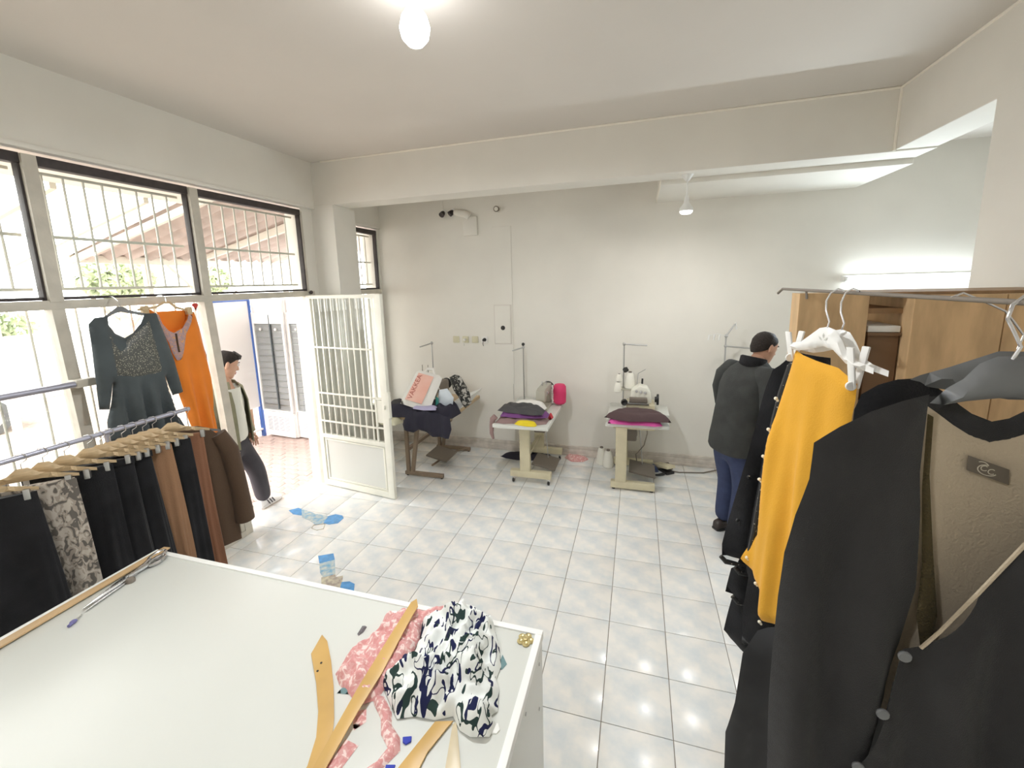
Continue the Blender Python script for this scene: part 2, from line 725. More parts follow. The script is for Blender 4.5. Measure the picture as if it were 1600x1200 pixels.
def lower_window(name, y0, y1, z0, z1, nbars):
    f = B()
    f.box(-.05, .01, y0, y1, z0 - .045, z0, .004)
    f.box(-.05, .016, y0, y1, 0, .055, .004)
    f.box(-.05, .008, y0, y0 + .035, .05, z0 - .04, .003)
    f.box(-.05, .008, y1 - .035, y1, .05, z0 - .04, .003)
    f.box(-.035, -.022, y0, y1, .05, z0 - .03)
    wnd = struct(f.done(name, 'beige'))
    p = B()
    p.box(-.040, -.035, y0, y1, z0, z1)
    p.done('pane', 'glass', wnd, smooth=False)
    for i in range(nbars):
        y = y0 + (y1 - y0) * (i + .5) / nbars
        q = B()
        q.tube([(-.10, y, z0), (-.10, y, z1)], .0065, 6)
        q.done('bar', 'bar', wnd)
    return wnd


lower_window('window_5', -1.09, -.165, .53, 2.06, 6)
lower_window('window_6', -2.10, -1.15, .53, 2.06, 5)
lower_window('window_7', 1.48, 2.20, .62, 2.05, 6)

# ---------------------------------------------------------------- the gate: door leaf opened inwards
hx, hy = .012, .875
ex, ey = .965, .745
gw = math.hypot(ex - hx, ey - hy)
gU = Vector((ex - hx, ey - hy, 0)) / gw
gN = Vector((gU.y, -gU.x, 0))          # towards the camera side
G0 = Vector((hx, hy, 0))


def gbox(b, u0, u1, z0, z1, n0, n1, bev=.003):
    m = Matrix(((gU.x, gN.x, 0, G0.x), (gU.y, gN.y, 0, G0.y), (0, 0, 1, 0), (0, 0, 0, 1)))
    b.box(u0, u1, n0, n1, z0, z1, bev, m)


g = B()
GH = 2.065
gbox(g, 0, .055, .012, GH, -.02, .02)
gbox(g, gw - .075, gw, .012, GH, -.02, .02)
gbox(g, .05, gw - .07, GH - .035, GH, -.02, .02)
gbox(g, .05, gw - .07, .012, .075, -.02, .02)
gbox(g, .05, gw - .07, .555, .60, -.02, .02)
door = struct(g.done('door_1', 'cream'))
p = B()
gbox(p, .05, gw - .07, .07, .56, -.004, .004, 0)
p.done('lower_panel', 'white', door, smooth=False, label='white sheet metal lower panel')
for a in ((.07, .09, .09, .54), (gw - .11, gw - .09, .09, .54)):
    p = B()
    gbox(p, a[0], a[1], a[2], a[3], .004, .014)
    p.done('panel_bead', 'cream', door)
for a in ((.07, gw - .09, .085, .10), (.07, gw - .09, .53, .545)):
    p = B()
    gbox(p, a[0], a[1], a[2], a[3], .004, .014)
    p.done('panel_bead', 'cream', door)
p = B()
gbox(p, .05, gw - .07, .60, GH - .03, -.015, -.010, 0)
p.done('pane', 'glass', door, smooth=False)
for i in range(9):
    u = .088 + i * .083
    p = B()
    gbox(p, u - .007, u + .007, .60, GH - .03, .002, .016)
    p.done('bar', 'cream', door)
for z in (1.535, 1.05, .92, .745):
    p = B()
    gbox(p, .05, gw - .16, z - .009, z + .009, .010, .024)
    p.done('crossbar', 'cream', door)
p = B()
gbox(p, gw - .165, gw - .145, .60, 1.05, .004, .02)
gbox(p, gw - .165, gw - .07, 1.04, 1.06, .004, .02)
gbox(p, gw - .165, gw - .07, .74, .755, .004, .02)
p.done('lock_frame', 'cream', door)
p = B()
gbox(p, gw - .150, gw - .072, .80, 1.03, .0, .012)
p.done('lock_box', 'cream', door)
p = B()
gbox(p, gw - .155, gw - .135, 1.06, GH - .04, .004, .02)
p.done('bar', 'cream', door)
p = B()
gbox(p, gw - .02, gw + .012, .86, 1.12, -.018, .018)
gbox(p, gw - .045, gw - .03, .95, .99, .02, .035)
p.done('latch_plate', 'cream', door)
for z in (.25, 1.0, 1.8):
    p = B()
    p.tube([(hx - .008, hy + .012, z - .05), (hx - .008, hy + .012, z + .05)], .010, 8)
    p.done('hinge', 'cream', door)

# ---------------------------------------------------------------- fixtures on walls and ceiling
MT['bulb'] = emit('lit_bulb', (1, 1, 1), 14)
MT['bulb2'] = emit('lit_small_bulb', (1, .99, .97), 5)
MT['tube'] = emit('lit_fluorescent_tube', (.86, .96, 1), 14)
MT['fix'] = mat('white_fixture', (.82, .82, .80), .4)

t = thing('ceiling_lamp', 'large bright globe bulb in a white holder on the main ceiling', 'lamp', (2.31, -.94, HC))
b = B()
b.lathe((2.31, -.94, HC), [(.0, 0), (.055, 0), (.05, -.02), (.022, -.035), (.022, -.07), (0, -.07)])
b.done('lamp_holder', 'fix', t)
b = B()
b.lathe((2.31, -.94, HC), [(.018, -.065), (.03, -.09), (.055, -.125), (.066, -.165), (.058, -.205), (.034, -.232), (0, -.24)])
b.done('bulb', 'bulb', t)

t = thing('pendant_lamp', 'small spot bulb hanging on a short white stem under the soffit', 'lamp', (3.63, 1.24, 2.975))
b = B()
b.lathe((3.63, 1.24, 2.975), [(0, 0), (.048, 0), (.042, -.012), (.014, -.05), (0, -.05)])
b.done('ceiling_rose', 'fix', t)
b = B()
b.tube([(3.63, 1.24, 2.94), (3.63, 1.24, 2.80)], .006, 8)
b.done('stem', 'fix', t)
b = B()
b.lathe((3.63, 1.24, 2.80), [(0, .01), (.014, .01), (.018, -.02), (.022, -.05), (.03, -.06), (.052, -.09), (.055, -.112), (.05, -.115)])
b.done('lamp_body', 'fix', t)
b = B()
b.lathe((3.63, 1.24, 2.80), [(.05, -.113), (.049, -.125), (.035, -.137), (0, -.14)])
b.done('bulb', 'bulb2', t)

t = thing('tube_lamp', 'lit white fluorescent tube lamp on the back wall above the plywood cabinet', 'lamp', (5.72, YB, 2.08))
b = B()
b.box(5.17, 6.27, YB - .045, YB, 2.055, 2.115, .006)
b.done('batten', 'fix', t)
b = B()
b.tube([(5.20, YB - .07, 2.08), (6.24, YB - .07, 2.08)], .030, 12)
b.done('tube', 'tube', t)
for x in (5.185, 6.255):
    b = B()
    b.box(x - .015, x + .015, YB - .095, YB - .04, 2.06, 2.105, .004)
    b.done('end_cap', 'fix', t)

# wall sockets
MT['socket'] = mat('ivory_socket', (.70, .66, .48), .4)
for i, (x, lb) in enumerate(((1.035, 'ivory wall socket nearest the gate in the row of four'), (1.165, 'ivory wall socket second from the gate with a white plug'),
                             (1.295, 'ivory wall socket third from the gate, empty'), (1.425, 'wall socket nearest the fuse panel with a dark plug'))):
    t = thing('wall_socket', lb, 'socket', (x, YB, 1.40), group='row of wall sockets')
    b = B()
    b.box(x - .042, x + .042, YB - .012, YB, 1.393, 1.477, .008)
    b.done('cover_plate', 'socket' if i < 3 else 'wplastic', t)
    b = B()
    b.lathe((x, YB - .013, 1.435), [(0, -.001), (.022, -.001), (.024, .002), (.018, .0), (.017, .009), (0, .009)], 16, 'y')
    b.done('socket_well', 'socket' if i < 3 else 'black', t)
    if i in (1, 3):
        b = B()
        b.lathe((x - .005, YB - .012, 1.435), [(0, -.045), (.012, -.045), (.017, -.03), (.018, 0), (0, 0)], 12, 'y')
        b.tube([(x - .005, YB - .05, 1.43), (x - .01, YB - .055, 1.39), (x - .012, YB - .03, 1.36)], .004, 6)
        b.done('plug', 'wplastic' if i == 1 else 'black', t)

t = thing('fuse_panel', 'flat painted fuse panel door with a dark round hole on the back wall', 'fuse panel', (1.67, YB, 1.39))
b = B()
b.box(1.572, 1.772, YB - .022, YB - .008, 1.395, 1.86, .004)
b.done('panel_door', 'wall', t)
b = B()
b.box(1.56, 1.784, YB - .016, YB - .004, 1.383, 1.872, .004)
b.done('panel_frame', 'ceiling', t)
b = B()
b.lathe((1.675, YB - .024, 1.587), [(0, -.002), (.026, -.002), (.028, .0), (.028, .004), (0, .004)], 18, 'y')
b.done('keyhole', 'black', t)
b = B()
b.box(1.755, 1.772, YB - .03, YB - .02, 1.66, 1.70, .003)
b.done('catch', 'wall', t)


def spot(x, z, lb, aim, bare=False):
    t = thing('socket_holder', lb, 'lamp holder', (x, YB, z), group=None)
    b = B()
    b.lathe((x, YB, z), [(0, -.012), (.035, -.012), (.038, 0), (0, 0)], 18, 'y')
    b.done('back_plate', 'fix' if not bare else 'wall', t)
    b = B()
    d = Vector(aim).normalized()
    p = Vector((x, YB - .012, z))
    b.tube([p, p + d * .02, p + d * .06], [.022, .030, .034], 14)
    b.done('holder_cup', 'brown' if not bare else 'pedal', t)
    if bare:
        b = B()
        b.tube([p + d * .058, p + d * .064], [.024, .024], 14)
        b.done('cup_face', 'wall', t)
    return t


spot(.945, 3.01, 'dark bulb holder hanging from a short wire under the beam', (-.1, -.6, -.5))
spot(1.075, 3.012, 'dark bulb holder at the end of the plaster conduit', (-.5, -.5, -.5))
spot(1.647, 2.998, 'lone dark ring bulb holder high on the back wall', (0, -1, -.1), True)
b = B()
b.tube([(.945, YB - .015, 3.03), (.94, YB - .012, 3.10), (.935, YB - .01, 3.2)], .005, 6)
tag(b.done('wire', 'wall'), 'short painted wire running up the wall to the beam', 'wire')
t = thing('junction_box', 'painted junction box with a plaster conduit near the ceiling', 'junction box', (1.29, YB, 2.71))
b = B()
b.box(1.20, 1.385, YB - .03, YB, 2.712, 2.935, .012)
b.done('box_body', 'wall', t)
b = B()
b.tube([(1.09, YB - .006, 3.0), (1.16, YB - .01, 2.985), (1.24, YB - .016, 2.965), (1.29, YB - .012, 2.93)], [.035, .045, .05, .045], 12)
b.done('conduit', 'wall', t)

# ================================================================ outside
MT['paver'] = mat('pink_grey_paver', (.60, .47, .42), .85, var=(9, .25), bump=(40, .3))
MT['sand'] = mat('joint_sand', (.40, .33, .28), .95, var=(20, .3))
MT['asphalt'] = mat('pale_yard', (.55, .53, .50), .9, var=(2, .15))
MT['fridge'] = mat('fridge_white', (.82, .82, .82), .3)
MT['fridgein'] = mat('fridge_inside_grey', (.34, .33, .35), .5)
MT['blue'] = mat('blue_frame_paint', (.06, .14, .42), .4)
MT['board'] = mat('white_board', (.85, .85, .85), .5)
MT['corr'] = mat('weathered_corrugated_sheet', (.62, .53, .50), .7, var=(5, .25))
MT['poly'] = mat('milky_roof_sheet', (.92, .93, .90), .5)
_nt = MT['poly'].node_tree
_tr = _nt.nodes.new('ShaderNodeBsdfTranslucent')
_tr.inputs[0].default_value = (.92, .93, .90, 1)
_mx = _nt.nodes.new('ShaderNodeMixShader')
_mx.inputs[0].default_value = .7
_nt.links.new(_nt.nodes['Principled BSDF'].outputs[0], _mx.inputs[1])
_nt.links.new(_tr.outputs[0], _mx.inputs[2])
_nt.links.new(_mx.outputs[0], _nt.nodes['Material Output'].inputs[0])
MT['leaf'] = mat('haze_pale_leaf', (.55, .62, .38), .7, var=(4, .4))  # leaf green lightened to stand in for haze and glare outdoors
MT['bark'] = mat('pale_bark', (.50, .42, .33), .9, var=(8, .3))
MT['carpaint'] = mat('white_car_paint', (.80, .81, .82), .3, coat=.5)
MT['carglass'] = mat('dark_car_glass', (.10, .12, .13), .1)
MT['rubber'] = mat('tyre_rubber', (.09, .09, .09), .8)

pv = struct(B().box(-14, -.22, -9, 12, -.3, -.075).done('ground_outside', 'sand', smooth=False))
# interlocking zigzag pavers near the door
LP, WP = .20, .105


def zz(o, a):
    return o + (.018 if a else -.018)


outl = [(0, .0), (.05, .022), (.10, .0), (.15, .022), (.2, .0), (.2, WP), (.15, WP + .022), (.10, WP), (.05, WP + .022), (0, WP)]
outl = [(a * .985 + .0015, b_ * .975 + .0015) for a, b_ in outl]
pav = None
n = 0
rest = B()
for r in range(-12, 26):
    for c in range(-14, 0):
        x = -.23 + (c) * LP + (.1 if r % 2 else 0)
        y = r * (WP + .002)
        if x > -.23 - LP + .101:
            continue
        near = (x > -2.2 and -.55 < y < 2.1)
        if near and n < 285:
            if pav is None:
                k = B()
                k.prism(outl, (0, 0, 0), X3, Y3, Z3, -.06, 0, .004)
                pav = k.done('paver', 'paver', pv)
                for v in pav.data.vertices:
                    v.co += pv.location
                o = pav
            else:
                o = pav.copy()
                COL.objects.link(o)
                o.parent = pv
            o.location = Vector((x, y, -.045 + random.uniform(-.003, .003))) - pv.location
            n += 1
        else:
            rest.prism([(a + x, b_ + y) for a, b_ in outl], (0, 0, 0), X3, Y3, Z3, -.09, -.046)
o = rest.done('paver_field', 'paver', pv)
o['kind'] = 'stuff'
struct(B().box(-.235, -.02, -.16, .945, -.08, -.004, .004).done('trim_7', 'baseboard'))

# two drinks coolers side by side


def cooler(x0, label):
    ang = R(-6)
    t = thing('drinks_cooler', label, 'fridge', (x0, 2.12, -.045), ang, 'drinks coolers outside the door')
    m = wm(t)

    def bx(b, *a, bev=.004):
        b.box(*a, bev, m)
    W_ = .62
    b = B()
    bx(b, 0, W_, .03, .60, .02, 2.05, bev=.01)
    b.done('cabinet', 'fridge', t)
    b = B()
    bx(b, .01, W_ - .01, -.01, .03, 1.86, 2.05, bev=.006)
    b.done('header_panel', 'fridge', t)
    b = B()
    bx(b, .01, W_ - .01, -.01, .03, .03, .40, bev=.006)
    b.done('base_panel', 'fridge', t)
    for i in range(4):
        for j in range(9):
            b = B()
            bx(b, .09 + i * .115, .09 + i * .115 + .085, -.014, -.008, .12 + j * .024, .129 + j * .024, bev=0)
            b.done('vent_slot', 'fridgein', t, smooth=False)
    b = B()
    bx(b, .03, W_ - .03, .012, .032, .42, 1.84, bev=0)
    b.done('inner_liner', 'fridgein', t, smooth=False)
    for j in range(14):
        z = .50 + j * .09
        b = B()
        bx(b, .03, W_ - .03, -.001, .012, z, z + .010, bev=0)
        b.done('shelf', 'steel', t, smooth=False)
    b = B()
    bx(b, .0, .035, -.02, .015, .41, 1.86)
    bx(b, W_ - .035, W_, -.02, .015, .41, 1.86)
    bx(b, .03, W_ - .03, -.02, .015, .41, .43)
    bx(b, .03, W_ - .03, -.02, .015, 1.70, 1.86)
    b.done('door_frame', 'fridge', t)
    b = B()
    bx(b, W_ * .55, W_ * .55 + .018, -.024, .0, .45, 1.83)
    b.done('door_bar', 'carglass', t)
    b = B()
    bx(b, .03, W_ - .03, -.010, -.006, .43, 1.70, bev=0)
    b.done('door_glass', 'glass', t, smooth=False)
    for x in (.16, .46):  # white dots standing in for lamp reflections on the door glass
        b = B()
        b.ball(m @ Vector((x, -.016, 1.62)), .02, 8)
        b.done('lamp_reflection_dot', 'fix', t)
    return t


cooler(-2.07, 'white glass-door drinks cooler touching the blue-framed board')
cooler(-1.445, 'white glass-door drinks cooler beside the open gate')

t = thing('blue_framed_board', 'tall white board in a thin blue frame beside the drinks coolers', 'board', (-2.1, 1.84, -.045))
b = B()
b.box(-2.12, -2.09, 1.50, 2.09, .42, 1.985)
b.done('board_panel', 'board', t, smooth=False)
for y in (1.49, 2.10):
    b = B()
    b.box(-2.13, -2.075, y - .018, y + .022, -.045, 2.01, .003)
    b.done('frame_post', 'blue', t)
for z, h, mm in ((1.98, .03, 'blue'), (.06, .025, 'board')):
    b = B()
    b.box(-2.125, -2.08, 1.49, 2.10, z, z + h, .003)
    b.done('frame_rail', mm, t)
b = B()
b.box(-2.45, -2.2, 1.6, 2.05, -.045, .40, .01)
tag(b.done('storage_box', 'plydark'), 'low brown box standing behind the blue-framed board', 'box')

# corrugated canopy on the coolers' side
t = thing('corrugated_canopy', 'weathered corrugated canopy on steel beams outside the door', 'canopy', (-1.2, 2.0, 2.5))
k = B()
NX, NY = 2, 150
vs, fs = [], []
for s_ in (0, .004):
    for j in range(NY + 1):
        y = .16 + j * .026
        for i in range(NX + 1):
            x = -.3 - i * 1.0
            z = 2.99 - .25 * (-.3 - x) + .05 * y * .6 + .040 * math.sin(j * PI * .25) + s_
            vs.append((x, y, z))
W_ = NX + 1
off = (NY + 1) * W_
for j in range(NY):
    for i in range(NX):
        a = j * W_ + i
        fs.append((a, a + 1, a + 1 + W_, a + W_))
        fs.append((a + off, a + W_ + off, a + 1 + W_ + off, a + 1 + off))
k.add(vs, fs)
k.done('corrugated_sheet', 'corr', t)
for i, y in enumerate((.18, 1.5, 2.8)):
    b = B()
    b.hexa([(-.3, y, 2.90), (-2.25, y, 2.44 + .03 * y), (-2.25, y + .04, 2.44 + .03 * y), (-.3, y + .04, 2.90)], [(-.3, y, 2.955 + .03 * y), (-2.25, y, 2.50 + .03 * y), (-2.25, y + .04, 2.50 + .03 * y), (-.3, y + .04, 2.955 + .03 * y)])
    b.done('rafter', 'bar', t)
b = B()
b.box(-2.28, -2.2, .16, 4.0, 2.46, 2.54, .004)
b.done('fascia_beam', 'bar', t)
for y in (.9, 1.45, 3.0):
    b = B()
    b.box(-2.27, -2.21, y - .03, y + .03, -.075, 2.47, .004)
    b.done('post', 'bar', t)
for s_ in (-1, 1):
    b = B()
    b.tube([(-2.24, 1.45, 2.15), (-2.24, 1.45 + s_ * .3, 2.46)], .018, 6)
    b.done('brace', 'bar', t)

t = thing('milky_canopy', 'open steel canopy frame with milky sheets outside the upper windows', 'canopy', (-1.3, -1.0, 2.4))
for y in (-2.0, -1.35, -.75, -.15):
    b = B()
    b.hexa([(-.6, y, 2.86), (-3.0, y, 2.30), (-3.0, y + .04, 2.30), (-.6, y + .04, 2.86)], [(-.6, y, 2.91), (-3.0, y, 2.35), (-3.0, y + .04, 2.35), (-.6, y + .04, 2.91)])
    b.done('rafter', 'bar', t)
for x in (-1.2, -2.1, -3.0):
    z = 2.91 - .2333 * (-.6 - x)
    b = B()
    b.box(x - .02, x + .02, -2.1, .1, z, z + .035, .003)
    b.done('purlin', 'bar', t)
for y in (-2.0, -.13):
    b = B()
    b.box(-3.03, -2.97, y - .03, y + .03, -.075, 2.32, .004)
    b.done('post', 'bar', t)
for i in range(3):
    y = -2.05 + i * .7
    b = B()
    b.hexa([(-2.1, y, 2.60), (-3.1, y, 2.367), (-3.1, y + .66, 2.367), (-2.1, y + .66, 2.60)], [(-2.1, y, 2.606), (-3.1, y, 2.373), (-3.1, y + .66, 2.373), (-2.1, y + .66, 2.606)])
    b.done('roof_sheet', 'poly', t, smooth=False)


def leaf_mass(b, c, rad, n, size, seed):
    rnd = random.Random(seed)
    for i in range(n):
        while True:
            p = Vector((rnd.uniform(-1, 1), rnd.uniform(-1, 1), rnd.uniform(-1, 1)))
            if .25 < p.length < 1:
                break
        p = Vector((p.x * rad[0], p.y * rad[1], p.z * rad[2])) + Vector(c)
        d = Vector((rnd.gauss(0, 1), rnd.gauss(0, 1), rnd.gauss(0, 1))).normalized()
        q = d.orthogonal().normalized()
        r_ = d.cross(q)
        s_ = size * rnd.uniform(.6, 1.2)
        b.add([p - d * s_, p + q * s_ * .45 + r_ * s_ * .1, p + d * s_, p - q * s_ * .45 + r_ * s_ * .1], [(0, 1, 2), (0, 2, 3)])


def tree(x, y, h, rad, lb, seed):
    t = thing('tree', lb, 'tree', (x, y, -.075), group=None)
    b = B()
    b.tube([(x, y, -.075), (x + .05, y + .02, h * .4), (x - .03, y, h * .75), (x + .1, y + .1, h)], [.14, .11, .09, .05], 8)
    b.tube([(x, y, h * .5), (x + .4, y + .5, h * .85)], [.06, .03], 6)
    b.tube([(x, y, h * .55), (x - .3, y - .5, h * .9)], [.06, .03], 6)
    b.done('trunk', 'bark', t)
    b = B()
    leaf_mass(b, (x, y, h), rad, 1500, .13, seed)
    o = b.done('foliage', 'leaf', t, smooth=False)
    o['kind'] = 'stuff'


tree(-8.2, 4.3, 2.45, (.5, .75, .42), 'pale green tree with a bare trunk seen through the upper windows', 3)
tree(-10.5, 8.6, 2.5, (.5, .6, .4), 'small pale green tree beyond the corrugated canopy', 5)
b = B()
leaf_mass(b, (-9.9, 1.6, 1.50), (.35, 2.0, .42), 2200, .12, 11)
o = b.done('hedge', 'leaf', smooth=False)
tag(o, 'clipped pale green hedge standing above the low yard wall', 'hedge')
t = thing('yard_wall', 'long low white wall closing the yard in front of the hedge', 'wall', (-9.2, 1, -.075))
b = B()
b.box(-9.3, -9.1, -8, 11, -.075, 1.25, .02)
b.done('wall_body', 'board', t)
b = B()
b.box(-9.36, -9.04, -8, 11, 1.25, 1.32, .02)
b.done('coping', 'asphalt', t)

# parked car
t = thing('car', 'white parked car outside the shop window', 'car', (-7.4, -.2, -.075))
prof = [(1.95, .25), (2.05, .42), (2.0, .62), (1.85, .72), (.95, .86), (.55, 1.28), (.2, 1.40), (-.9, 1.42), (-1.5, 1.30), (-1.95, .92), (-2.1, .85), (-2.15, .45), (-2.0, .25), (-1.65, .22), (-1.6, .38), (-1.42, .52), (-1.2, .52), (-1.03, .38), (-.98, .22), (1.0, .22), (1.05, .38), (1.22, .52), (1.42, .52), (1.6, .38), (1.65, .22)]
b = B()
b.prism(prof, (-7.4, -.2, -.075), Y3, Z3, X3, -.80, .80, .05)
b.done('car_body', 'carpaint', t)
b = B()
wp = [(.78, .90), (.48, 1.24), (.15, 1.34), (-.35, 1.35), (-.35, .90)]
b.prism(wp, (-7.4, -.2, -.075), Y3, Z3, X3, .80, .812)
b.done('side_window', 'carglass', t)
b = B()
wp = [(-.42, .90), (-.42, 1.35), (-.95, 1.35), (-1.45, 1.22), (-1.7, .92)]
b.prism(wp, (-7.4, -.2, -.075), Y3, Z3, X3, .80, .812)
b.done('side_window', 'carglass', t)
for dx in (-.72, .72):
    for dy in (-1.31, 1.32):
        b = B()
        b.lathe((-7.4 + dx, -.2 + dy, .22), [(0, -.1), (.19, -.1), (.295, -.09), (.30, 0), (.295, .09), (.19, .1), (0, .1)], 24, 'x')
        wh = b.done('wheel', 'rubber', t)
        b = B()
        b.lathe((-7.4 + dx, -.2 + dy, .22), [(0, -.105), (.05, -.108), (.18, -.1), (.185, .1), (.05, .108), (0, .105)], 12, 'x')
        b.done('hubcap', 'steel', wh)
b = B()
b.box(-6.60, -6.585, -.25, -.1, .72, .75, .004)
b.done('door_handle', 'carpaint', t)

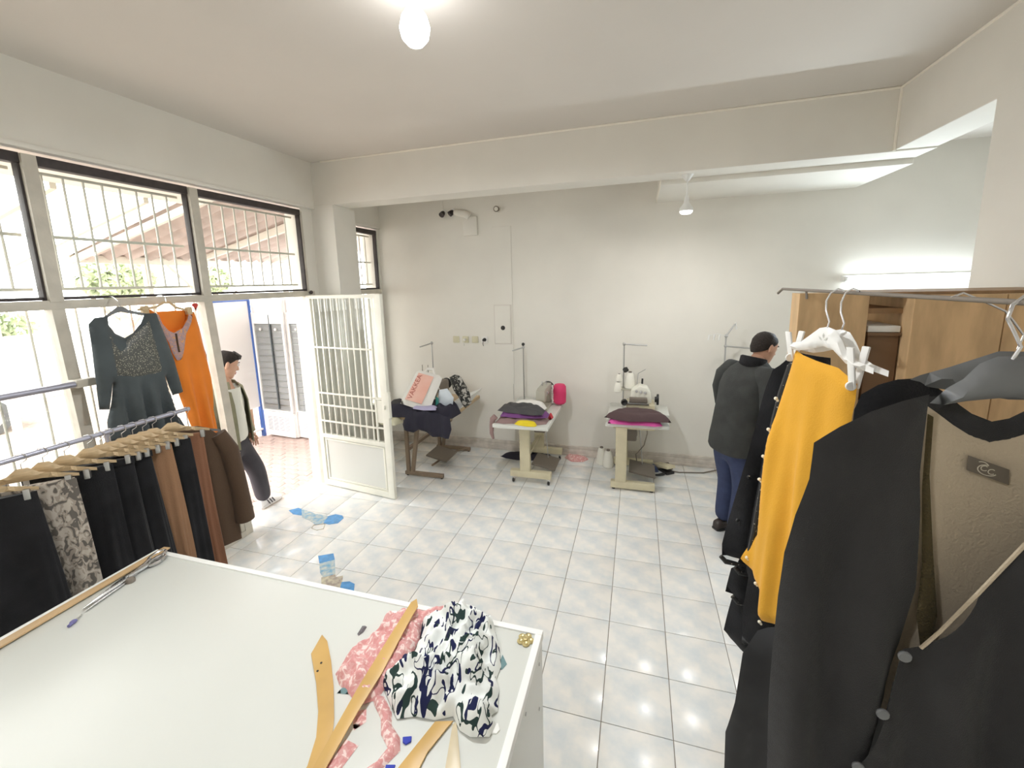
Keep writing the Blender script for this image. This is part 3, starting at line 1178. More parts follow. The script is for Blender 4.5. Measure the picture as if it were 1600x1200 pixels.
# ================================================================ cutting table and what lies on it
G = {
'st1_cuff':[(0.042,0.293),(0.099,0.358),(0.177,0.339),(0.238,0.245),(0.141,0.244)],
'st1_mid':[(0.14,0.355),(0.34,0.307),(0.501,0.299),(0.545,0.217),(0.497,0.138),(0.383,0.188),(0.27,0.217)],
'st1_toe':[(0.501,0.299),(0.544,0.346),(0.625,0.342),(0.667,0.306),(0.672,0.216),(0.605,0.177),(0.538,0.182)],
'st1_loop':[(0.473,0.132),(0.563,0.177),(0.604,0.101),(0.562,0.069),(0.494,0.083)],
'st2_cuff':[(0.835,-0.243),(0.935,-0.182),(1.001,-0.25),(0.914,-0.323)],
'st2_mid':[(0.914,-0.323),(1.001,-0.25),(1.119,-0.395),(1.059,-0.456),(0.994,-0.413)],
'st2_low':[(1.045,-0.46),(1.124,-0.401),(1.236,-0.524),(1.108,-0.537)],
'st2_brown':[(1.116,-0.449),(1.191,-0.399),(1.272,-0.528),(1.181,-0.545)],
'st2_toe':[(1.228,-0.463),(1.279,-0.442),(1.333,-0.456),(1.37,-0.515),(1.328,-0.553),(1.267,-0.543)],
'hip':[(2.188,-1.777),(2.167,-1.695),(2.206,-1.715),(2.275,-1.781),(2.348,-1.861),(2.42,-1.95),(2.452,-2.0),(2.47,-2.143),(2.464,-2.2),(2.446,-2.149),(2.437,-2.082),(2.407,-2.012),(2.36,-1.947),(2.285,-1.867)],
'straight':[(2.447,-1.521),(2.461,-1.5),(2.483,-1.532),(2.484,-1.609),(2.495,-1.809),(2.491,-1.931),(2.495,-2.09),(2.484,-2.22),(2.449,-2.243),(2.465,-2.159),(2.454,-1.999),(2.447,-1.868),(2.446,-1.72)],
'r3':[(2.719,-1.881),(2.77,-1.865),(2.762,-1.885),(2.736,-1.965),(2.731,-2.054),(2.667,-2.072),(2.68,-2.014)],
'r4':[(2.771,-1.873),(2.778,-1.861),(2.801,-1.902),(2.861,-2.017),(2.81,-2.032),(2.788,-1.942)],
'ikat':[(2.499,-1.815),(2.506,-1.769),(2.539,-1.708),(2.533,-1.626),(2.504,-1.546),(2.561,-1.497),(2.61,-1.453),(2.68,-1.424),(2.721,-1.487),(2.771,-1.484),(2.821,-1.576),(2.851,-1.649),(2.849,-1.699),(2.869,-1.729),(2.887,-1.8),(2.868,-1.822),(2.894,-1.838),(2.887,-1.878),(2.835,-1.893),(2.798,-1.884),(2.763,-1.851),(2.717,-1.876),(2.656,-1.881),(2.605,-1.903),(2.572,-1.877)],
'pink':[(2.323,-1.82),(2.315,-1.737),(2.36,-1.627),(2.348,-1.541),(2.424,-1.5),(2.49,-1.492),(2.541,-1.454),(2.584,-1.449),(2.57,-1.515),(2.509,-1.555),(2.546,-1.651),(2.515,-1.791),(2.514,-1.827),(2.512,-1.862),(2.467,-1.896),(2.414,-1.871),(2.363,-1.852)],
'pinktail':[(2.48,-1.848),(2.526,-1.847),(2.577,-1.886),(2.598,-1.921),(2.641,-1.947),(2.659,-1.978),(2.638,-2.026),(2.606,-2.066),(2.581,-2.058),(2.612,-2.016),(2.62,-1.98),(2.583,-1.954),(2.556,-1.913),(2.515,-1.883)],
'pinkscrap':[(2.492,-1.992),(2.538,-1.997),(2.525,-2.089),(2.484,-2.101)],
'pinkscrap2':[(2.46,-1.919),(2.496,-1.898),(2.519,-1.933),(2.498,-1.964)],
'teal1':[(2.84,-1.599),(2.866,-1.632),(2.857,-1.655),(2.838,-1.666)],
'teal2':[(2.373,-1.878),(2.381,-1.843),(2.407,-1.845),(2.414,-1.871)],
'grey':[(2.291,-1.655),(2.286,-1.615),(2.306,-1.616),(2.309,-1.641),(2.301,-1.661)],
'blue1':[(2.648,-1.945),(2.672,-1.936),(2.677,-1.949),(2.666,-1.96),(2.655,-1.957)],
'blue2':[(2.643,-2.024),(2.668,-2.017),(2.67,-2.033),(2.649,-2.042)],
'whites':[(2.878,-1.843),(2.898,-1.833),(2.909,-1.849),(2.903,-1.862),(2.885,-1.865)],
'ikat_edge':[(2.35,-1.554),(2.354,-1.518),(2.424,-1.5),(2.426,-1.534),(2.37,-1.562)],
'brass':[(2.876,-1.512),(2.895,-1.53),(2.911,-1.499),(2.917,-1.53),(2.895,-1.521)],
'gdress':[(-1.066,1.997),(-0.995,2.003),(-0.997,1.948),(-0.971,1.893),(-0.922,1.859),(-0.87,1.885),(-0.815,1.942),(-0.782,2.002),(-0.709,2.001),(-0.695,1.93),(-0.665,1.794),(-0.638,1.654),(-0.618,1.431),(-0.68,1.418),(-0.718,1.565),(-0.717,1.465),(-0.678,1.315),(-0.63,1.147),(-0.643,1.063),(-0.868,1.101),(-1.104,1.234),(-1.098,1.356),(-1.06,1.468),(-1.034,1.585),(-1.073,1.431),(-1.131,1.448),(-1.119,1.604),(-1.105,1.836),(-1.101,1.962)],
'gbod':[(-1.038,1.936),(-1.013,1.902),(-0.974,1.797),(-0.922,1.851),(-0.829,1.914),(-0.774,1.959),(-0.764,1.873),(-0.747,1.719),(-0.739,1.606),(-0.809,1.586),(-0.944,1.598),(-1.036,1.627),(-1.038,1.747)],
'odress':[(-0.736,2.038),(-0.698,2.022),(-0.657,1.984),(-0.645,1.926),(-0.61,1.872),(-0.577,1.855),(-0.508,1.88),(-0.465,1.941),(-0.455,1.978),(-0.399,1.988),(-0.376,1.876),(-0.361,1.677),(-0.35,1.473),(-0.362,1.219),(-0.345,0.894),(-0.311,0.661),(-0.356,0.636),(-0.436,0.706),(-0.523,0.963),(-0.573,1.28),(-0.627,1.534),(-0.637,1.698),(-0.664,1.861),(-0.699,1.961)],
'otrim':[(-0.676,1.981),(-0.666,1.937),(-0.625,1.87),(-0.601,1.849),(-0.524,1.872),(-0.477,1.933),(-0.452,1.907),(-0.485,1.816),(-0.545,1.707),(-0.562,1.663),(-0.595,1.659),(-0.624,1.706),(-0.645,1.768),(-0.657,1.86),(-0.685,1.951)],
'otrim2':[(-0.702,2.005),(-0.675,1.986),(-0.66,1.923),(-0.625,1.87),(-0.592,1.852),(-0.528,1.877),(-0.481,1.938),(-0.465,1.979),(-0.438,1.963),(-0.457,1.908),(-0.507,1.833),(-0.537,1.729),(-0.563,1.653),(-0.6,1.655),(-0.623,1.71),(-0.637,1.79),(-0.669,1.861),(-0.693,1.93)],
'oback':[(-0.646,2.006),(-0.408,2.003),(-0.458,1.874),(-0.56,1.82),(-0.624,1.874)],
'oslit':[(-0.586,1.847),(-0.587,1.783),(-0.584,1.713)],
'scarf':[(-0.405,2.022),(-0.375,1.996),(-0.315,1.644),(-0.331,1.365),(-0.317,1.097),(-0.353,0.676),(-0.416,0.812),(-0.38,1.326),(-0.381,1.729)],
'cardL':[(3.783,1.912),(3.741,1.897),(3.693,1.876),(3.644,1.843),(3.603,1.807),(3.602,1.773),(3.6,1.731),(3.581,1.651),(3.569,1.561),(3.567,1.453),(3.569,1.326),(3.573,1.159),(3.582,0.948),(3.727,1.004),(3.746,1.088),(3.772,1.229),(3.795,1.38),(3.804,1.516),(3.794,1.68),(3.786,1.758),(3.784,1.835)],
'cardLflip':[(4.067,1.912),(4.109,1.897),(4.157,1.876),(4.206,1.843),(4.247,1.807),(4.248,1.773),(4.25,1.731),(4.269,1.651),(4.281,1.561),(4.283,1.453),(4.281,1.326),(4.277,1.159),(4.268,0.948),(4.123,1.004),(4.104,1.088),(4.078,1.229),(4.055,1.38),(4.046,1.516),(4.056,1.68),(4.064,1.758),(4.066,1.835)],
'cardR':[(3.944,1.68),(3.93,1.651),(3.88,1.547),(3.834,1.455),(3.809,1.413),(3.781,1.399),(3.757,1.265),(3.72,1.109),(3.705,1.018),(4.088,1.167)],
'cardBack':[(3.821,1.863),(3.838,1.872),(3.878,1.834),(3.922,1.804),(3.982,1.786),(4.018,1.799),(4.042,1.63),(4.012,1.569),(3.931,1.398),(3.878,1.282),(3.839,1.204),(3.845,1.37),(3.851,1.496),(3.836,1.671)],
'collar':[(3.83,1.877),(3.857,1.884),(3.898,1.871),(3.939,1.848),(3.981,1.819),(3.986,1.782),(3.937,1.796),(3.895,1.812),(3.862,1.837)],
'shadeL':[(3.8,1.867),(3.81,1.861),(3.817,1.743),(3.841,1.58),(3.864,1.439),(3.862,1.393),(3.845,1.358),(3.83,1.432),(3.826,1.549),(3.808,1.715)],
'hanger':[(3.801,1.888),(3.824,1.919),(3.846,1.937),(3.866,1.967),(3.891,1.98),(3.927,1.981),(3.963,1.977),(4.001,1.946),(4.075,1.892),(4.026,1.889),(3.975,1.886),(3.937,1.905),(3.901,1.903),(3.856,1.895),(3.823,1.888)],
'clabel':[(3.885,1.781),(3.95,1.758),(3.953,1.727),(3.886,1.751)],
'cbtn':[(3.766,1.411),(3.745,1.274),(3.717,1.136)],
'yellow':[(-0.136,1.88),(-0.101,1.868),(-0.047,1.859),(0.039,1.85),(0.108,1.816),(0.11,1.768),(0.106,1.717),(0.106,1.575),(0.048,1.375),(-0.005,1.153),(-0.047,0.878),(-0.105,0.819),(-0.172,0.79),(-0.22,0.787),(-0.219,0.89),(-0.266,0.928),(-0.314,0.963),(-0.268,1.1),(-0.253,1.317),(-0.231,1.511),(-0.193,1.625),(-0.167,1.752)],
'yhang':[(-0.163,1.908),(-0.089,1.928),(-0.046,1.956),(0.001,1.971),(0.042,1.972),(0.072,1.944),(0.091,1.908),(0.111,1.874),(0.167,1.851),(0.166,1.825),(0.116,1.833),(0.073,1.841),(0.042,1.865),(0.003,1.88),(-0.064,1.895),(-0.145,1.883)],
'yclip':[(-0.151,1.934),(-0.15,1.848),(0.076,1.91),(0.072,1.795)],
'yhook':[(0.024,1.974),(0.026,1.997),(0.009,2.026),(0.001,2.055),(0.016,2.079),(0.049,2.091),(0.08,2.082)],
'ypearl':[(-0.198,1.692),(-0.223,1.565),(-0.239,1.451),(-0.25,1.351),(-0.288,0.987),(-0.226,0.914),(-0.188,0.77)],
'black1':[(3.869,1.829),(3.844,1.797),(3.799,1.755),(3.781,1.673),(3.757,1.524),(3.714,1.309),(3.683,1.102),(3.653,0.941),(3.656,0.884),(3.701,0.878),(3.726,0.883),(3.716,0.839),(3.699,0.82),(3.681,0.699),(3.714,0.692),(3.706,0.641),(3.684,0.501),(3.716,0.457),(3.778,0.407),(3.947,0.45),(3.992,0.843),(4.035,1.434),(4.003,1.806)],
'black2':[(3.84,1.84),(3.811,1.797),(3.79,1.695),(3.775,1.591),(3.762,1.456),(3.75,1.29),(3.732,1.088),(3.717,0.967),(3.741,0.866),(3.726,0.694),(3.736,0.537),(4.038,0.643),(4.03,1.48),(3.983,1.778)],
'dress3':[(3.696,1.37),(3.628,1.258),(3.598,1.171),(3.579,1.05),(3.567,0.882),(3.549,0.762),(3.552,0.645),(3.569,0.405),(4.019,0.597),(3.935,1.376)],
'panelA':[(3.962,2.054),(4.228,2.049),(4.222,1.746)],
'panelB':[(4.363,2.038),(4.707,2.056)],

}
TH = .87
t = thing('cutting_table', 'large white laminate cutting table with raised white edge bands', 'table', (1.95, -2.15, 0))
tx0, tx1, ty0, ty1 = .985, 2.955, -3.25, -1.462
b = B()
b.box(tx0 + .02, tx1 - .02, ty0 + .02, ty1 - .02, TH - .03, TH - .006, .001)
b.done('table_top', 'white', t)
for n_, a in (('edge_band', (tx0, tx1, ty1 - .024, ty1)), ('edge_band', (tx1 - .024, tx1, ty0, ty1 - .024)), ('edge_band', (tx0, tx0 + .024, ty0, ty1 - .024)), ('edge_band', (tx0, tx1, ty0 - .02, ty0))):
    b = B()
    b.box(a[0], a[1], a[2], a[3], TH - .035, TH, .002)
    b.done(n_, 'whiteedge', t)
b = B()
b.box(tx1 - .022, tx1 - .004, ty0, ty1 - .004, .04, TH - .036, .001)
b.done('side_panel', 'white', t)
b = B()
b.box(tx0 + .02, tx0 + .038, ty0, ty1 - .004, .04, TH - .036, .001)
b.done('side_panel', 'white', t)
b = B()
b.box(tx0 + .03, tx1 - .03, ty1 - .20, ty1 - .18, .04, TH - .036, .001)
b.done('back_panel', 'white', t)
b = B()
b.box(tx0 + .03, tx1 - .03, ty0 + .05, ty1 - .2, .38, .40, .001)
b.done('shelf', 'white', t)
for x in (tx0 + .04, tx1 - .06):
    for y in (ty0 + .05, ty1 - .06):
        b = B()
        b.box(x - .02, x + .02, y - .02, y + .02, 0, .05, .004)
        b.done('foot', 'black', t)
for (y, z) in ((-1.52, .78), (-1.53, .60), (-1.72, .79), (-1.95, .62)):
    b = B()
    b.lathe((tx1 - .004, y, z), [(0, 0), (.006, 0), (.005, .003), (0, .003)], 8, 'x')
    b.done('screw', 'steel', t)
# brass decorative clasp at the corner
MT['brass'] = mat('aged_brass', (.62, .52, .26), .35, .8)
t = thing('brass_clasp', 'small brass flower-shaped clasp lying by the corner of the cutting table', 'clasp', (2.905, -1.52, TH - .006))
for i in range(5):
    a = i * 2 * PI / 5
    b = B()
    c = Vector((2.902 + .018 * math.cos(a), -1.518 + .018 * math.sin(a), TH - .003))
    b.lathe(c, [(.004, -.003), (.013, -.003), (.014, .001), (.009, .004), (.004, .001)], 12)
    b.done('petal', 'brass', t)
b = B()
b.lathe((2.902, -1.518, TH - .003), [(0, -.003), (.009, -.003), (.008, .006), (0, .007)], 10)
b.done('boss', 'brass', t)
ZT0 = TH - .006


def flat(name, outline, z, th, m, label=None, cat=None, bev=.0008, parent=None, tilt=None):
    b = B()
    b.prism(outline, (0, 0, z), X3, Y3, Z3, 0, th, bev)
    if tilt:
        bmesh.ops.transform(b.b, matrix=tilt, verts=list(b.b.verts))
    o = b.done(name, m, parent)
    if label:
        tag(o, label, cat)
    return o


def hole_marks(parent, pts, z):
    for x, y in pts:
        b = B()
        b.lathe((x, y, z), [(0, -.0004), (.004, -.0004), (.004, .0006), (0, .0006)], 8)
        b.done('hole', 'black', parent)


o = flat('hip_curve_ruler', G['hip'], ZT0 + .001, .004, 'ruler', 'curved ochre wooden hip ruler lying flat on the cutting table', 'ruler')
hole_marks(o, [(2.25, -1.80), (2.26, -1.83)], ZT0 + .0055)
tilt = Matrix.Translation((2.51, -2.12, ZT0 + .006)) @ Matrix.Rotation(R(5.2), 4, 'X') @ Matrix.Translation((-2.51, 2.12, -ZT0 - .012))
o = flat('straight_ruler', G['straight'], ZT0 + .012, .004, 'ruler', 'long ochre wooden ruler lying across the pink floral cloth', 'ruler', tilt=tilt)
o = flat('short_ruler', G['r3'], ZT0 + .004, .004, 'ruler', 'ochre wooden ruler with its tip under the blue and white ikat cloth', 'ruler')
o = flat('pale_ruler', G['r4'], ZT0 + .001, .003, 'ruler2', 'pale worn ruler pointing at the ikat cloth beside the ochre one', 'ruler')

MT['ruletan'] = mat('tan_rule_wood', (.60, .41, .22), .45, var=(6, .12))
# long flat rule along the left edge, and the shears
o = flat('edge_ruler', [(1.010, -1.445), (1.046, -1.440), (1.062, -2.14), (1.020, -2.14)], TH + .001, .006, 'ruletan', 'long flat wooden rule lying along the edge of the cutting table by the clothes rack', 'ruler')
MT['scissor'] = mat('scissor_steel', (.62, .62, .63), .25, 1.0)
t = thing('scissors', 'steel tailor shears with ring handles beside the long flat rule', 'scissors', (1.06, -1.66, ZT0))


def ring_handle(c, rx, ry, rot):
    return [Vector((c[0] + rx * math.cos(a) * math.cos(rot) - ry * math.sin(a) * math.sin(rot), c[1] + rx * math.cos(a) * math.sin(rot) + ry * math.sin(a) * math.cos(rot), c[2])) for a in [2 * PI * k / 14 for k in range(15)]]


piv = Vector((1.088, -1.66, ZT0 + .008))
for sgn, tip, hc, zz_ in ((1, (1.142, -1.848), (1.050, -1.505), .004), (-1, (1.128, -1.850), (1.088, -1.535), .009)):
    b = B()
    d = Vector((tip[0] - piv.x, tip[1] - piv.y, 0)).normalized()
    q = Vector((-d.y, d.x, 0)) * sgn
    p0 = Vector((piv.x, piv.y, 0))
    ol = [p0 - d * .03 + q * .018, p0 - d * .03 - q * .016, p0 + d * .02 - q * .014, Vector((*tip, 0)) - q * .001, Vector((*tip, 0)) + q * .003, p0 + d * .04 + q * .020]
    b.prism([(p.x, p.y) for p in ol], (0, 0, ZT0 + zz_), X3, Y3, Z3, 0, .004, .001)
    b.done('blade', 'scissor', t)
    b = B()
    b.tube([(piv.x, piv.y, ZT0 + zz_ + .004), (piv.x + (hc[0] - piv.x) * .5, piv.y + (hc[1] - piv.y) * .5, ZT0 + .012), (hc[0], hc[1] - .035, ZT0 + .012)], .009, 8)
    b.tube(ring_handle((hc[0], hc[1], ZT0 + .012), .022, .040, .15), .0075, 8, False)
    b.done('handle', 'scissor', t)
b = B()
b.lathe(piv, [(0, -.004), (.009, -.004), (.008, .010), (0, .011)], 12)
b.done('pivot_screw', 'scissor', t)
# small clipper with a violet tip lying at the points of the shears
MT['violet'] = mat('violet_plastic', (.17, .16, .36), .4)
t = thing('thread_ripper', 'small violet-handled thread ripper at the points of the shears', 'ripper', (1.165, -1.895, ZT0))
b = B()
b.ball((1.168, -1.905, ZT0 + .008), .010, 10, (1, 1.3, .8))
b.tube([(1.168, -1.905, ZT0 + .007), (1.176, -1.925, ZT0 + .006)], .006, 8)
b.done('grip', 'violet', t)
b = B()
b.tube([(1.165, -1.897, ZT0 + .007), (1.150, -1.868, ZT0 + .006)], .003, 6)
b.done('stem', 'scissor', t)
b = B()
b.lathe((1.118, -1.668, ZT0), [(0, 0), (.017, 0), (.018, .012), (.014, .018), (0, .019)], 12)
tag(b.done('thread_bobbin', 'pedal'), 'small dark bobbin under the pivot of the shears', 'bobbin')

# ---- cloth piles
MT['ikat'] = None


def ikat_mat():
    m = mat('ikat_print', (.84, .85, .82), .9, spec=.2)
    nt = m.node_tree
    b = nt.nodes['Principled BSDF']
    tc = nt.nodes.new('ShaderNodeTexCoord')

    def layer(scale, rot, thr, cols, dist):
        mp = nt.nodes.new('ShaderNodeMapping')
        mp.inputs['Scale'].default_value = scale
        mp.inputs['Rotation'].default_value = rot
        nt.links.new(tc.outputs['Object'], mp.inputs[0])
        nz = nt.nodes.new('ShaderNodeTexNoise')
        nz.inputs['Scale'].default_value = 1.0
        nz.inputs['Detail'].default_value = 1.0
        nz.inputs['Distortion'].default_value = dist
        nt.links.new(mp.outputs[0], nz.inputs['Vector'])
        r = nt.nodes.new('ShaderNodeValToRGB')
        r.color_ramp.interpolation = 'CONSTANT'
        e = r.color_ramp.elements
        e[0].position = 0
        e[0].color = (*cols[0], 1)
        e[1].position = thr[0]
        e[1].color = (*cols[1], 1)
        for p_, c in zip(thr[1:], cols[2:]):
            x = e.new(p_)
            x.color = (*c, 1)
        nt.links.new(nz.outputs['Fac'], r.inputs[0])
        return r
    wh = (.82, .84, .81)
    nv = (.018, .022, .075)
    gr = (.03, .055, .05)
    a = layer((21, 9, 13), (.2, .3, .5), (.385, .475, .585, .635), (gr, wh, wh, nv, wh), .7)
    c = layer((24, 9, 12), (.5, .1, .2), (.345, .625, .66), (nv, wh, gr, wh), .7)
    mx = nt.nodes.new('ShaderNodeMixRGB')
    mx.blend_type = 'DARKEN'
    mx.inputs[0].default_value = 1
    nt.links.new(a.outputs[0], mx.inputs[1])
    nt.links.new(c.outputs[0], mx.inputs[2])
    nt.links.new(mx.outputs[0], b.inputs['Base Color'])
    return m


MT['ikat'] = ikat_mat()
MT['pink'] = mottled('pink_floral', [(.66, .30, .29), (.70, .38, .36), (.86, .66, .62)], 60, [.45, .58], .85, dist=.6)
MT['teal'] = mat('teal_scrap', (.16, .27, .28), .85, bump=(60, .3))
MT['fluff'] = mat('grey_fluff', (.20, .19, .20), .95, bump=(120, 1))


def crumple(outline, z0, height, seed, scale, h=.012, edge=.06, ridge=.5, base=.25):
    """a crumpled cloth: height field over the outline with ridged folds, closed underneath"""
    b = B()
    bd = []
    n = len(outline)
    b.pillow(outline, (0, 0, 0), X3, Y3, Z3, h=h, th=2, edge=edge)
    # top vertices have z>0: shape them; bottom flattened
    for v in b.b.verts:
        q = v.co.z
        x, y = v.co.x, v.co.y
        if q <= 1e-6:
            v.co.z = z0 + (.001 if q > -1e-6 else 0.0)
            continue
        p = Vector((x * scale + seed, y * scale - seed, seed * .37))
        wv = noise.noise_vector(p * .6) * .9
        r1 = 1 - abs(noise.noise(p + wv)) * 2.2
        r2 = 1 - abs(noise.noise((p + wv * .7) * 2.3)) * 2.0
        lo = noise.noise(p * .35) * .5 + .5
        r1 = max(0, r1) ** 1.6
        r2 = max(0, r2) ** 1.4
        f = base + (1 - base) * (ridge * (r1 * .75 + r2 * .45) + (1 - ridge) * lo * .9)
        v.co.z = z0 + .003 + max(.004, height * q * max(.06, f))
        v.co.x += .016 * wv.x * q
        v.co.y += .016 * wv.y * q
    top = [v for v in b.b.verts if v.co.z > z0 + .0035]
    for _i in range(2):
        bmesh.ops.smooth_vert(b.b, verts=top, factor=.45, use_axis_x=True, use_axis_y=True, use_axis_z=True)
    return b


b = crumple(G['ikat'], ZT0 + .004, .135, 3.1, 14, h=.0075, edge=.075, ridge=.8, base=.15)
tag(b.done('ikat_cloth', 'ikat', ang=80), 'crumpled white cloth with navy and green ikat print on the cutting table', 'cloth')
b = crumple(G['pink'], ZT0, .052, 8.3, 24, h=.008, edge=.03, ridge=.8, base=.2)
tag(b.done('pink_cloth', 'pink', ang=80), 'crumpled pink floral cloth under the long ochre ruler', 'cloth')
b = crumple(G['pinktail'], ZT0, .022, 5.3, 30, h=.008, edge=.02)
tag(b.done('pink_strip', 'pink', ang=80), 'twisted pink floral strip trailing from the pink cloth', 'cloth')
for i, (k_, lb) in enumerate((('pinkscrap', 'long pink floral scrap beside the ochre hip ruler'), ('pinkscrap2', 'square pink floral scrap between the two long rulers'))):
    b = crumple(G[k_], ZT0, .006, 2.3 + i, 20, h=.012, edge=.02)
    tag(b.done('pink_scrap', 'pink', ang=80), lb, 'cloth scrap')
for k_, lb in (('teal1', 'teal cloth scrap beside the ikat cloth near the table corner'), ('teal2', 'teal cloth scrap tucked under the long ochre ruler')):
    b = crumple(G[k_], ZT0, .008, 1.7, 20, h=.008, edge=.012)
    tag(b.done('teal_scrap', 'teal', ang=80), lb, 'cloth scrap')
b = crumple(G['grey'], ZT0, .016, 4.4, 60, h=.005, edge=.01)
tag(b.done('lint_tuft', 'fluff', ang=80), 'small grey tuft of lint on the white table top', 'lint')
MT['chalkblue'] = mat('blue_chalk', (.03, .05, .42), .7)
o = flat('tailors_chalk', G['blue1'], ZT0, .006, 'chalkblue', 'blue tailor chalk piece below the ikat cloth', 'chalk', bev=.0015)
o = flat('tailors_chalk', G['blue2'], ZT0 + .003, .006, 'chalkblue', 'blue tailor chalk piece at the end of the pink strip', 'chalk', bev=.0015)
MT['paper'] = mat('white_paper', (.85, .85, .82), .8)
o = flat('paper_tag', G['whites'], ZT0, .004, 'paper', 'small white paper tag beside the ikat cloth', 'tag', bev=.0008)
b = crumple(G['ikat_edge'], ZT0, .015, 6.1, 26, h=.008, edge=.015)
tag(b.done('ikat_scrap', 'ikat', ang=80), 'small ikat scrap showing behind the pink floral cloth', 'cloth scrap')

# ---- worn stickers on the floor
MT['stblue'] = mat('sticker_blue', (.10, .36, .74), .4, var=(20, .25))
MT['stmid'] = mat('sticker_worn_grey', (.20, .42, .60), .5, var=(24, .5), col2=(.62, .64, .58))
MT['stbrown'] = mat('sticker_worn_brown', (.36, .30, .26), .5, var=(25, .4), col2=(.66, .62, .46))
t = thing('floor_sticker', 'worn blue boot-shaped sticker on the floor tiles in front of the open gate', 'sticker', (.4, .25, 0), group='boot-shaped floor stickers')
for k_, nm, mm in (('st1_cuff', 'cuff', 'stblue'), ('st1_mid', 'shaft', 'stmid'), ('st1_toe', 'toe', 'stblue')):
    flat(nm, G[k_], .0006, .001 + .0004 * 'cst'.index(nm[0]), mm, parent=t, bev=0)
b = B()
b.tube([(x, y, .002) for x, y in G['st1_loop'] + G['st1_loop'][:1]], .003, 5, False)
b.done('loop', 'stbrown', t)
t = thing('floor_sticker', 'worn blue and brown boot-shaped sticker near the cutting table edge', 'sticker', (1.1, -.4, 0), group='boot-shaped floor stickers')
for k_, nm, mm in (('st2_cuff', 'cuff', 'stblue'), ('st2_mid', 'shaft', 'stmid'), ('st2_low', 'ankle', 'stbrown'), ('st2_brown', 'instep', 'stbrown'), ('st2_toe', 'toe', 'stblue')):
    flat(nm, G[k_], .0006, .001 + .0004 * ('cuff', 'shaft', 'ankle', 'instep', 'toe').index(nm), mm, parent=t, bev=0)

# ================================================================ garments
MT['gblack'] = mat('black_cloth', (.020, .020, .022), .9, spec=.12, var=(6, .4), bump=(160, .25), sheen=.15)
MT['gbrown'] = mat('rust_brown_cloth', (.235, .105, .055), .9, bump=(150, .2), sheen=.1)
MT['gtan'] = mat('tan_brown_cloth', (.27, .145, .075), .9, bump=(150, .2), sheen=.1)
MT['gdark'] = mat('dark_brown_cloth', (.075, .042, .022), .9, bump=(150, .2), sheen=.1)
MT['glace'] = mottled('taupe_lace', [(.50, .45, .39), (.36, .31, .26), (.13, .115, .10)], 34, [.46, .56], .9, stretch=(1, 1, .6), dist=1.2)
MT['gcharcoal'] = mat('charcoal_chiffon', (.072, .088, .095), .85, var=(5, .25), sheen=.1)
MT['gsequin'] = None


def sequin(name, base, dot, scale, thr):
    m = mat(name, base, .45)
    nt = m.node_tree
    b = nt.nodes['Principled BSDF']
    tc = nt.nodes.new('ShaderNodeTexCoord')
    vo = nt.nodes.new('ShaderNodeTexVoronoi')
    vo.inputs['Scale'].default_value = scale
    nt.links.new(tc.outputs['Object'], vo.inputs['Vector'])
    r = nt.nodes.new('ShaderNodeValToRGB')
    r.color_ramp.interpolation = 'CONSTANT'
    r.color_ramp.elements[0].color = (*dot, 1)
    r.color_ramp.elements[1].position = thr
    r.color_ramp.elements[1].color = (*base, 1)
    nt.links.new(vo.outputs['Distance'], r.inputs[0])
    nt.links.new(r.outputs[0], b.inputs['Base Color'])
    return m


MT['gsequin'] = sequin('sequin_bodice', (.075, .078, .07), (.40, .38, .30), 110, .30)
MT['gbeads'] = sequin('beaded_black', (.02, .02, .02), (.45, .42, .36), 75, .18)
MT['orange'] = mat('orange_cloth', (.80, .22, .015), .8, var=(4, .12), sheen=.1)
MT['otrim'] = mottled('orange_lilac_embroidery', [(.50, .30, .26), (.36, .26, .28), (.66, .34, .14)], 60, [.45, .6], .8)
MT['yellow'] = mat('marigold_crepe', (.80, .40, .025), .8, var=(5, .08), bump=(200, .15), sheen=.1)
MT['pearl'] = mat('cream_pearl', (.88, .82, .66), .25, coat=.5)
MT['knit'] = mat('charcoal_knit', (.046, .045, .045), .95, var=(9, .25), bump=(700, .35), sheen=.1, stretch=(1, 1, .5), spec=.1)
MT['lining'] = mat('beige_lining', (.52, .43, .31), .95, bump=(180, .35), sheen=.1)
MT['fur'] = mat('brown_edge_shade', (.10, .075, .03), 1.0, bump=(260, .9))  # brown strip colour paints the shade just inside the cardigan opening


def hanger_tree(name, label, cat_mat, group=None):
    """wooden clip hanger, built at the origin along local x, hook over (0,0,0)"""
    t = thing(name, label, 'hanger', (0, 0, 0), 0, group)
    b = B()
    b.pillow([(-.055, -.085), (-.02, -.055), (.02, -.055), (.055, -.085), (.19, -.125), (.19, -.140), (.06, -.118), (-.06, -.118), (-.19, -.140), (-.19, -.125)], (0, 0, 0), X3, Z3, Y3, h=.02, th=.024, edge=.010)
    b.done('body', cat_mat, t)
    b = B()
    b.tube([(0, 0, -.056), (0, 0, -.03), (.022, 0, -.015), (.024, 0, .004), (.010, 0, .017), (-.010, 0, .014), (-.020, 0, -.002)], .0022, 6)
    b.done('hook', 'chrome', t)
    for s_ in (-1, 1):
        b = B()
        b.box(s_ * .15 - .012, s_ * .15 + .012, -.014, .014, -.175, -.125, .004)
        b.done('clip', 'steel', t)
    return t


